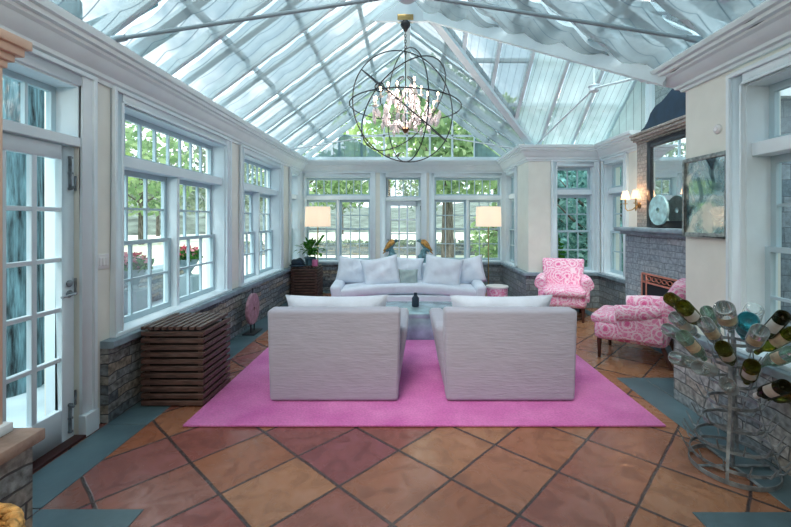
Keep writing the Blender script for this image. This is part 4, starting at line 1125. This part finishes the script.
# inner cage: curved iron ribs
for k in range(8):
    a=2*PI*k/8; c,s=math.cos(a),math.sin(a)
    prof=[(.03,.38),(.10,.35),(.13,.27),(.08,.20),(.05,.12),(.09,.02),(.16,-.08),(.15,-.20),(.08,-.27),(.03,-.30)]
    MB().tube([(q*c,q*s,zz) for q,zz in prof],.006,6).build('cage_rib',M['black'],r,smooth=True)
MB().lathe([(0,-.34),(.02,-.33),(.05,-.29),(.03,-.26),(0,-.26)],12).build('bottom_finial',M['bronze'],r,smooth=True)
arm=None; tiers=[(6,.20,.14,0),(12,.38,-.02,.26)]
for n,rad,zz,ph in tiers:
    for k in range(n):
        a=2*PI*k/n+ph; rr=rad*(1+.1*(k%2)); z0=zz+.05*(k%2)
        Ma=Matrix.Rotation(a,4,'Z')
        ar=MB().tube([Ma@Vector(q) for q in ((.04,0,z0-.12),(rr*.5,0,z0-.17),(rr*.85,0,z0-.14),(rr,0,z0-.06),(rr,0,z0))],.005,6).build('candle_arm',M['black'],r,smooth=True)
        Mt=Ma@Matrix.Translation((rr,0,z0))
        MB().lathe([(0,0),(.03,.004),(.034,.012),(.011,.014),(.011,.075),(0,.075)],10,Mt).build('candle',M['candle'],ar,smooth=True)
        MB().ball(Mt@Vector((0,0,.10)),(.012,.012,.028),8,6).build('flame_bulb',M['bulb'],ar,smooth=True)
# crystal drops
rnd=random.Random(3)
dm=MB().lathe([(0,.05),(.012,.03),(.022,0),(.014,-.03),(0,-.055)],6)
first=None
for k in range(96):
    a=rnd.uniform(0,2*PI); t=rnd.random()
    if k%3==0: rad,z=.34+.12*rnd.random(),-.10-.16*rnd.random()
    elif k%3==1: rad,z=.10+.17*t,.18-.16*t+rnd.uniform(-.05,.05)
    else: rad,z=.12+.2*t,-.10-.16*(1-t)+rnd.uniform(-.05,.05)
    if first is None: o=first=dm.build('crystal_drop',M['crystal'],r)
    else: o=first.copy(); C.objects.link(o); o.parent=r
    o.location=(rad*math.cos(a),rad*math.sin(a),z); o.rotation_euler=(rnd.uniform(-.3,.3),rnd.uniform(-.3,.3),a); sc=rnd.uniform(1.0,1.5); o.scale=(sc,sc,sc)
l=bpy.data.lights.new('chandelier_light','POINT'); l.energy=22; l.color=(1,.82,.74); l.shadow_soft_size=.25
lo=bpy.data.objects.new('chandelier_light',l); C.objects.link(lo); lo.parent=r; lo.location=(0,0,.05)

# ================================================================== BOTTLE RACK
BX,BY=1.965,2.45
r=empty('bottle_drying_rack',(BX,BY,.005),0,'galvanised iron bottle drying rack on the floor by right knee wall','rack')
def hoop(rad,z,hw=.022,n='hoop'):
    MB().lathe([(rad,z-hw/2),(rad,z+hw/2),(rad-.005,z+hw/2),(rad-.005,z-hw/2),(rad,z-hw/2)],48).build(n,M['iron'],r,smooth=True,angle=30)
def prongs(rad,z,n,ph,ln=.10):
    for k in range(n):
        a=2*PI*k/n+ph; c,s=math.cos(a),math.sin(a)
        MB().tube([(rad*c,rad*s,z),((rad+ln*.25)*c,(rad+ln*.25)*s,z+.01),((rad+ln*.62)*c,(rad+ln*.62)*s,z+ln*.8)],[.005,.005,.003],6).build('prong',M['iron'],r)
tiersR=[(.222,.012,0),(.215,.075,14),(.185,.17,12),(.150,.28,10),(.125,.40,8),(.11,.52,8),(.10,.64,8),(.09,.76,7)]
for i,(q,z,n) in enumerate(tiersR):
    hoop(q,z,.026 if i==0 else .018)
    if n: prongs(q,z,n,.3*i,.10)
for k in range(4):
    a=PI/4+k*PI/2; c,s=math.cos(a),math.sin(a)
    mb=MB(); pts=[(q*c,q*s,z) for q,z,_ in tiersR]
    for p0,p1 in zip(pts,pts[1:]): mb.bar(p0,p1,.016,.005,(c,s,0))
    mb.build('upright_strip',M['iron'],r)
MB().tube([(0,0,0),(0,0,.86)],.010,8).build('centre_post',M['iron'],r)
mb=MB(); mb.bar((-.22,0,.012),(.22,0,.012),.02,.006); mb.bar((0,-.22,.012),(0,.22,.012),.02,.006); mb.build('base_cross',M['iron'],r)

WINE=[(0,.040),(.012,.036),(.022,.018),(.028,.002),(.032,0),(.036,.004),(.0375,.012),(.0375,.185),(.034,.208),(.022,.232),(.0145,.25),(.0138,.285),(.0158,.288),(.0158,.30),(.0125,.30),(.0118,.25)]
BURG=[(0,.045),(.014,.040),(.025,.020),(.031,.002),(.036,0),(.040,.005),(.041,.014),(.041,.14),(.036,.175),(.024,.215),(.0155,.245),(.0138,.285),(.0158,.288),(.0158,.30),(.0125,.30),(.0118,.25)]
FAT=[(0,.035),(.02,.030),(.034,.012),(.040,.001),(.045,0),(.05,.007),(.05,.02),(.05,.15),(.044,.18),(.026,.205),(.017,.22),(.016,.26),(.018,.262),(.018,.275),(.013,.275),(.013,.22)]
PROTO={}
def bottle(i,bpx,npx,bz,kind,glassm,lab,label,side=0,ln=.30):
    """base seen at bpx, neck at npx; bz: depth of the base; neck nearer the rack's post"""
    base=U(bpx[0],bpx[1],bz); kk=.78 if npx[0]<750 and bpx[0]<775 else 1
    npx=(bpx[0]+(npx[0]-bpx[0])*kk,bpx[1]+(npx[1]-bpx[1])*kk)
    nk=None
    best=None
    for k in range(121):
        z=bz-.28+k*.005
        p=U(npx[0],npx[1],z); e=abs((p-base).length-ln)
        far=(Vector((p.x,p.y))-Vector((BX,BY))).length
        sc=e*3+far
        if best is None or sc<best[0]: best=(sc,p)
    d=(best[1]-base).normalized()
    o=empty('wine_bottle',base,0,label,'bottle','bottles upended on the drying rack')
    o.rotation_mode='QUATERNION'; o.rotation_quaternion=Vector((0,0,1)).rotation_difference(d)
    key=(kind,glassm)
    prof={'w':WINE,'b':BURG,'f':FAT}[kind]
    if key not in PROTO: 
        g=MB().lathe(prof,24).build('glass_body',M[glassm],o,smooth=True,angle=50); PROTO[key]=g
    else:
        g=PROTO[key].copy(); C.objects.link(g); g.parent=o
    if lab:
        rr=max(q for q,_ in prof)+.0008
        a0,a1={'f':(-1.9,1.9),'b':(-1.6,1.6),'w':(-1.7,1.7)}[kind]
        z0,z1=(.045,.125) if kind!='w' else (.05,.14)
        # turn the label to the viewer
        loc=o.rotation_quaternion.inverted()@(Vector((0,0,CH))-base); ang=math.atan2(loc.y,loc.x)+side
        MB().lathe([(rr,z0),(rr,z1)],16,Matrix.Rotation(ang,4,'Z'),a0*.55,a1*.55).build('paper_label',M[lab],o,smooth=True)
    return o
def q(x,y): return (640+x/4.053,270+y/4.053)
BT=[
 (q(118,112),q(250,200),2.36,'w','bg_green','paper','olive wine bottle with white label, topmost at left of the rack'),
 (q(172,146),q(275,255),2.16,'b','bg_green','paper','olive wine bottle with thick base facing out, just below topmost left bottle'),
 (q(140,190),q(262,290),2.30,'w','bg_clear','paper','clear bottle with white label, third down on left edge of rack'),
 (q(108,238),q(230,300),2.44,'w','bg_clear',None,'clear bottle pointing left, over the pink floral armchair'),
 (q(172,266),q(285,385),2.16,'w','bg_pale','cream_paper','pale bottle with cream label and round clear base, left of dark bottle'),
 (q(140,355),q(270,395),2.26,'w','bg_clear',None,'clear bottle low on left side of rack'),
 (q(234,394),q(330,415),2.12,'w','bg_clear',None,'clear bottle lowest on left side with round base to viewer'),
 (q(262,212),q(345,330),2.16,'w','bg_clear','cream_paper','clear bottle with cream label left of rack centre, below the largest clear one'),
 (q(270,165),q(330,270),2.42,'w','bg_pale',None,'slim pale green bottle left of the largest clear bottle'),
 (q(340,152),q(378,285),2.24,'f','bg_clear','cream_paper','large clear bottle with yellowed label at top centre of rack'),
 (q(462,160),q(420,270),2.48,'f','bg_clear',None,'clear bottle at top behind the aqua blue bottle'),
 (q(440,200),q(415,300),2.26,'f','bg_teal','blue_paper','aqua blue bottle with base facing out near top of the rack'),
 (q(488,245),q(428,350),2.08,'b','bg_clear','cream_paper','clear bottle with cream label below the aqua bottle'),
 (q(585,182),q(485,290),2.24,'w','bg_dark','paper','dark bottle with white label at upper right of the rack'),
 (q(625,250),q(470,335),2.28,'w','bg_green','cream_paper','olive bottle with foil label reaching right below dark labelled bottle'),
 (q(618,335),q(490,385),2.24,'b','bg_pale','cream_paper','pale green bottle with cream label on right of the rack'),
 (q(335,312),q(380,395),2.10,'w','bg_green','paper','dark green bottle with base facing out at centre of rack'),
 (q(455,385),q(425,475),2.10,'w','bg_green','paper','dark green bottle with white label low right of centre'),
 (q(590,470),q(470,510),2.10,'w','bg_dark','paper','dark green bottle with white label and white cap, lowest at right'),
 (q(640,500),q(520,520),2.22,'w','bg_green',None,'olive bottle beneath the white-capped bottle at the right edge'),
 (q(352,462),q(385,500),2.12,'w','bg_clear',None,'clear bottle lowest at centre with base to viewer'),
]
for i,b in enumerate(BT): 
    o=bottle(i,*b)
    if 'white-capped' not in b[6] and 'white cap' in b[6]:
        MB().lathe([(0,.262),(.0168,.262),(.0168,.303),(0,.303)],14).build('neck_foil',M['white'],o,smooth=True,angle=40)

# ---- rope basket in the left foreground
r=empty('rope_basket',(-1.375,1.215,.004),0,'tall woven golden rope basket in front of stone doorway pier','basket')
mb=MB(); k=0; z=.012
while z<.51:
    q_=.145+.015*math.sin(z*5)
    mb.tube([(q_*math.cos(t)+.004*math.sin(t*9+k),q_*math.sin(t),z+.004*math.sin(t*12+k*2)) for t in [2*PI*i/36 for i in range(36)]],.015,7,closed=True); z+=.026;k+=1
mb.lathe([(0,.006),(.14,.006),(.14,.016),(0,.016)],24)
mb.build('basket_weave',M['rope'],r,smooth=True)
mb=MB()
for j in range(3):
    mb.tube([((.145+.012*math.cos(t*7+j*2.1))*math.cos(t),(.145+.012*math.cos(t*7+j*2.1))*math.sin(t),.522+.012*math.sin(t*7+j*2.1)) for t in [2*PI*i/90 for i in range(90)]],.012,7,closed=True)
mb.build('braided_rim',M['rope'],r,smooth=True)
for s in (-1,1):
    MB().tube([(.15*s,-.06,.44),(.172*s,-.05,.49),(.175*s,0,.505),(.172*s,.05,.49),(.15*s,.06,.44)],.012,8).build('handle',M['rope'],r,smooth=True)
# ================================================================== OUTSIDE
GZ=-.25
mb=MB()
def gr(u,v):
    x=-60+120*u; y=-30+110*v
    return Vector((x,y,GZ-.02))
mb.grid(gr,10,10); o=mb.build('trim_24',M['lawn']); struct(o)
MB().box((-8.5,-3,GZ-.015),(-2.6,9.2,GZ)).build('trim_25',M['terrace'])['kind']='structure'
def hill(u,v):
    a=math.radians(-10+200*(1-u)); d=52+60*v
    x=d*math.cos(a)*1.0; y=4+d*math.sin(a)
    z=GZ-.3+ (13*v**.8)*(.8+.25*math.sin(u*9)+.15*math.sin(u*23))
    return Vector((x,y,z))
o=MB().grid(hill,48,14).build('trim_26',M['hill'],smooth=True); struct(o)

def crownleaves(mb,c,R,n,ls,rnd):
    c=Vector(c)
    for k in range(n):
        while True:
            d=Vector((rnd.uniform(-1,1),rnd.uniform(-1,1),rnd.uniform(-1,1)))
            if .05<d.length<1: break
        d=d*(.55+.45*rnd.random()) if rnd.random()<.3 else d.normalized()*rnd.uniform(.7,1.05)
        p=c+Vector((d.x*R[0],d.y*R[1],d.z*R[2]))
        s=ls*rnd.uniform(.6,1.3); a=Vector((rnd.gauss(0,1),rnd.gauss(0,1),rnd.gauss(0,1))).normalized(); b=a.orthogonal().normalized(); b=Matrix.Rotation(rnd.uniform(0,6.28),3,a)@b; e=a.cross(b)
        mb.add([p-b*s,p+e*s*.5,p+b*s,p-e*s*.5],[(0,1,2,3)])
def tree(name,x,y,h,trunk,blobs,n,ls,m,label,bark='bark',seed=1,lean=0,cat='tree',group=None):
    rnd=random.Random(seed); r=empty(name,(x,y,GZ-.02),0,label,cat,group)
    if trunk>0:
        mb=MB(); hh=h*.62
        mb.tube([(0,0,0),(lean*.4,0,hh*.5),(lean,0,hh)],[trunk,trunk*.75,trunk*.4],10)
        for k in range(6):
            a=rnd.uniform(0,6.28); z0=hh*rnd.uniform(.45,1); ln=h*rnd.uniform(.18,.32)
            p=Vector((lean*z0/hh,0,z0)); mb.tube([p,p+Vector((math.cos(a)*ln*.5,math.sin(a)*ln*.5,ln*.3)),p+Vector((math.cos(a)*ln,math.sin(a)*ln,ln*.7))],[trunk*.35,trunk*.22,trunk*.08],7)
        mb.build('trunk',M[bark],r,smooth=True)
    mb=MB()
    for c,R in blobs: crownleaves(mb,c,R,n//len(blobs),ls,rnd)
    mb.build('crown',M[m],r)
    return r
# back garden, seen through the back windows and gable
tree('garden_tree',1.75,17.5,8,.30,[((0,0,5.2),(3.0,2.5,2.6)),((.6,-1,4.0),(2.2,1.5,1.3)),((-1.2,-1,6.5),(2.3,2,1.8))],3000,.20,'leaf_a','leafy tree with thick grey trunk outside the right back windows',seed=2)
tree('garden_tree',-1.2,26,11,.22,[((0,0,7.5),(3.6,3,3)),((2,0,9),(3,2,2.4))],2200,.26,'leaf_y','tall yellow-green tree behind the gable, left of centre',seed=3)
tree('garden_tree',7.4,34,13,.25,[((0,0,8.5),(4,3,3.6)),((2,0,6),(3,2,2.5))],2200,.28,'leaf_y','tall yellow-green tree behind the gable, right of centre',seed=4)
tree('garden_tree',-7.5,30,8,.2,[((0,0,4.8),(4,2,2.4)),((3.5,0,5),(3.2,2,2.2))],2000,.25,'leaf_a','leafy tree far outside the left back windows',seed=5)
tree('garden_tree',9,25,9,.25,[((0,0,5),(4,3,4.0)),((-3,0,6),(3,2,3))],2400,.26,'leaf_a','leafy tree behind the right back windows beyond the trunk',seed=6)
tree('garden_shrub',3.1,13.0,2.6,0,[((0,0,1.2),(1.1,.9,1.1))],1400,.10,'leaf_a','rounded green shrub outside right back window',seed=7,cat='shrub')
for k,(x,y) in enumerate(((-18,48),(-27,44),(-8,50),(2,52),(14,48))):
    tree('woodland_tree',x,y,9,.2,[((0,0,6),(3.5,3,3.2))],900,.35,'leaf_c',['hazy grey tree on hillside, leftmost beyond the lawn at back','hazy grey tree on hillside, far left corner','hazy grey tree on hillside behind the left back windows','hazy grey tree on hillside behind the back door','hazy grey tree on hillside behind the right back windows'][k],seed=20+k)
# left garden, seen through the left windows
tree('garden_tree',-8.2,9.3,5.2,.13,[((-.5,.6,3.0),(1.7,1.7,1.1)),((.2,-.9,2.7),(1.3,1.2,.8)),((-.4,0,3.9),(1.5,1.5,.9))],2200,.12,'leaf_y','small branching tree on the lawn outside the big left window',seed=8,lean=.5)
for k,(x,y,m) in enumerate(((-24,22,'leaf_c'),(-19,29,'leaf_a'),(-33,32,'leaf_c'),(-30,13,'leaf_c'),(-18,37,'leaf_c'))):
    tree('woodland_tree',x,y,9,.2,[((0,0,5.5),(3.6,3.6,3.4))],1100,.33,m,['hazy grey tree beyond the left lawn, second from the near end','green tree beyond the left lawn at its far end','hazy grey tree beyond the left lawn, farthest back','hazy grey tree beyond the left lawn, nearest the glass door','hazy grey tree beyond left lawn near the back corner'][k],seed=30+k)
# trunks close outside the glass door
for k,(x,y,rr) in enumerate(((-4.2,4.20,.31),(-4.35,4.96,.32))):
    r=empty('tree_trunk',(x,y,GZ),0,['thick grey tree trunk outside the left panes of the glass door','thick grey tree trunk outside the right panes of the glass door'][k],'tree')
    mb=MB().tube([(0,0,0),(.02,0,2),(0,.05,4.5)],[rr*1.15,rr,rr*.85],18); mb.build('bark',M['barkblue'],r,smooth=True)
    mb=MB(); mb.tube([(0,0,3.2),(.5,.5,3.9),(.9,1.1,4.6)],[rr*.5,rr*.35,rr*.2],10); mb.build('branch',M['barkblue'],r,smooth=True)
# terrace wall and flower urns
r=empty('terrace_wall',(-5.6,5.5,GZ),0,'low pale stone wall along terrace outside the left windows','wall')
MB().box((-.2,-1.2,0),(.2,4.5,.62)).build('wall_stones',M['stone'],r); MB().box((-.25,-1.25,.62),(.25,4.55,.69)).build('coping',M['terrace'],r,bevel=.01)
def urn(x,y,zb,label,seed):
    r=empty('flower_urn',(x,y,GZ),0,label,'planter','flower urns outside the left windows')
    MB().box((-.16,-.16,0),(.16,.16,zb)).build('pedestal',M['terrace'],r,bevel=.01)
    MB().lathe([(0,zb),(.08,zb),(.05,zb+.05),(.12,zb+.16),(.165,zb+.25),(.18,zb+.26),(.18,zb+.28),(.15,zb+.28),(.14,zb+.25),(0,zb+.24)],18).build('urn_bowl',M['terrace'],r,smooth=True)
    rnd=random.Random(seed); mb=MB(); crownleaves(mb,(0,0,zb+.33),(.22,.22,.11),260,.06,rnd); mb.build('foliage',M['leaf_house'],r)
    mb=MB(); crownleaves(mb,(0,0,zb+.40),(.20,.20,.11),150,.045,rnd); mb.build('blossoms',M['flower'],r)
urn(-3.75,5.55,.80,'stone urn of pink flowers outside the nearest left window sash',1)
urn(-3.75,6.95,.80,'stone urn of pink flowers outside second sash of the big left window',2)
# back stone wall with hedge
r=empty('garden_wall',(0,20.5,GZ),0,'low stone wall topped with planting across the back lawn','wall')
MB().box((-9,-.2,-.05),(9,.2,.50)).build('wall_stones',M['stone'],r)
mb=MB(); crownleaves(mb,(0,.1,.55),(9,.4,.18),1400,.11,random.Random(4)); mb.build('planting',M['leaf_c'],r)
# evergreens outside the wing
for k,(x,y,h) in enumerate(((2.9,9.6,3.5),(4.2,9.3,3.6),(6.3,9.0,3.6),(4.9,7.75,3.4))):
    tree('evergreen_tree',x,y,h,.12,[((0,0,h*.5),(.6,.5,h*.5))],1500,.09,'leaf_b',['dark evergreen outside the window behind far floral armchair, left part','dark evergreen outside the window behind far floral armchair, right part','dark evergreen at the outer corner of the fireplace room','dark evergreen outside the narrow window left of the fireplace'][k],seed=40+k)
r=empty('climbing_shrub',(2.72,7.45,GZ),0,'bright green leafy climber low outside the window behind far floral armchair','shrub')
mb=MB(); crownleaves(mb,(0,0,.8),(.16,.12,.75),420,.055,random.Random(6)); mb.build('foliage',M['leaf_house'],r); MB().tube([(0,0,0),(0,0,1.3)],.01,6).build('stem',M['bark'],r)
r=empty('tall_hedge',(4.4,10.9,GZ),0,'tall blue-green clipped hedge behind the evergreens beyond the side windows','hedge')
mb=MB(); mb.grid(lambda u,v:Vector((-1.8+5.2*u,-.25+.12*math.sin(u*41+v*17)+.10*math.sin(v*29-u*13),3.7*v)),60,40); mb.build('hedge_face',M['hedgeface'],r,smooth=True)
mb=MB(); crownleaves(mb,(.8,-.3,1.85),(2.6,.12,1.9),3800,.09,random.Random(12)); mb.build('foliage',M['leaf_b'],r)
# neighbouring shingled wing outside the right window
r=empty('neighbour_house',(5.2,2.6,GZ),0,'grey shingled house wall outside the right window','building')
MB().box((0,-3.5,0),(2,3.7,2.75)).build('shingle_wall',M['shingle'],r); MB().box((-.3,-3.7,2.75),(2.2,3.9,2.95)).build('eave_board',M['trim'],r)
MB().prism([(-.3,2.95),(2.2,2.95),(2.2,4.2)],-3.9,3.7,Matrix.Rotation(PI/2,4,'X')).build('roof',M['shingle'],r)
mb=MB(); 
for a,b in (((-.03,-1.2,.9),(0,.2,1.0)),((-.03,-1.2,2.1),(0,.2,2.2)),((-.03,-1.2,1.0),(0,-1.1,2.1)),((-.03,.1,1.0),(0,.2,2.1))): mb.box(a,b)
f=mb.build('window_frame',M['trim'],r); MB().box((-.012,-1.1,1.0),(-.004,.1,2.1)).build('window_pane',M['slate'],f)

# ================================================================== LIGHT AND CAMERA
w=bpy.data.worlds.new('World'); bpy.context.scene.world=w; w.use_nodes=True; nt=w.node_tree; nt.nodes.clear()
out=N(nt,'ShaderNodeOutputWorld'); bg=N(nt,'ShaderNodeBackground'); L(nt,bg.outputs[0],out.inputs[0])
tc=N(nt,'ShaderNodeTexCoord'); sp=N(nt,'ShaderNodeSeparateXYZ'); L(nt,tc.outputs['Generated'],sp.inputs[0])
sky=ramp(nt,sp.outputs[2],[(0,(.80,.92,.97)),(.25,(.52,.70,.80)),(1,(.26,.38,.47))])
nz=N(nt,'ShaderNodeTexNoise'); nz.inputs['Scale'].default_value=3.4; nz.inputs['Detail'].default_value=7; nz.inputs['Roughness'].default_value=.6; L(nt,tc.outputs['Generated'],nz.inputs['Vector'])
cl=ramp(nt,nz.outputs[0],[(.46,(0,0,0)),(.56,(1,1,1))])
L(nt,mixc(nt,cl,sky,(1.2,1.32,1.38)),bg.inputs[0]); bg.inputs[1].default_value=WORLD
sun=bpy.data.lights.new('Sun','SUN'); sun.energy=1.6; sun.angle=math.radians(25); sun.color=(1,.96,.9)
so=bpy.data.objects.new('Sun',sun); C.objects.link(so); so.rotation_euler=(T(28),T(-14),0)
# warm ceiling light of the room behind the doorway
l=bpy.data.lights.new('hall_light','AREA'); l.energy=HALL; l.color=(1,.84,.70); l.size=1.2
lo=bpy.data.objects.new('hall_light',l); C.objects.link(lo); lo.location=(-.8,-.6,2.75); lo.rotation_euler=(T(25),0,0)

cam=bpy.data.cameras.new('Camera'); co=bpy.data.objects.new('Camera',cam); C.objects.link(co)
co.location=(0,0,CH); co.rotation_euler=(PI/2,0,0)
cam.sensor_width=36; cam.lens=36*F/791
cam.shift_x=-(VX-395.5)/791; cam.shift_y=-(263.5-VY)/791
cam.clip_start=.05; cam.clip_end=500
sc=bpy.context.scene; sc.camera=co
sc.view_settings.view_transform=VIEW; sc.view_settings.look='None'; sc.view_settings.exposure=EXPO; sc.view_settings.gamma=.95
sc.cycles.transparent_max_bounces=32; sc.cycles.max_bounces=10; sc.cycles.diffuse_bounces=5; sc.cycles.sample_clamp_indirect=6
sc.cycles.caustics_reflective=False; sc.cycles.caustics_refractive=False
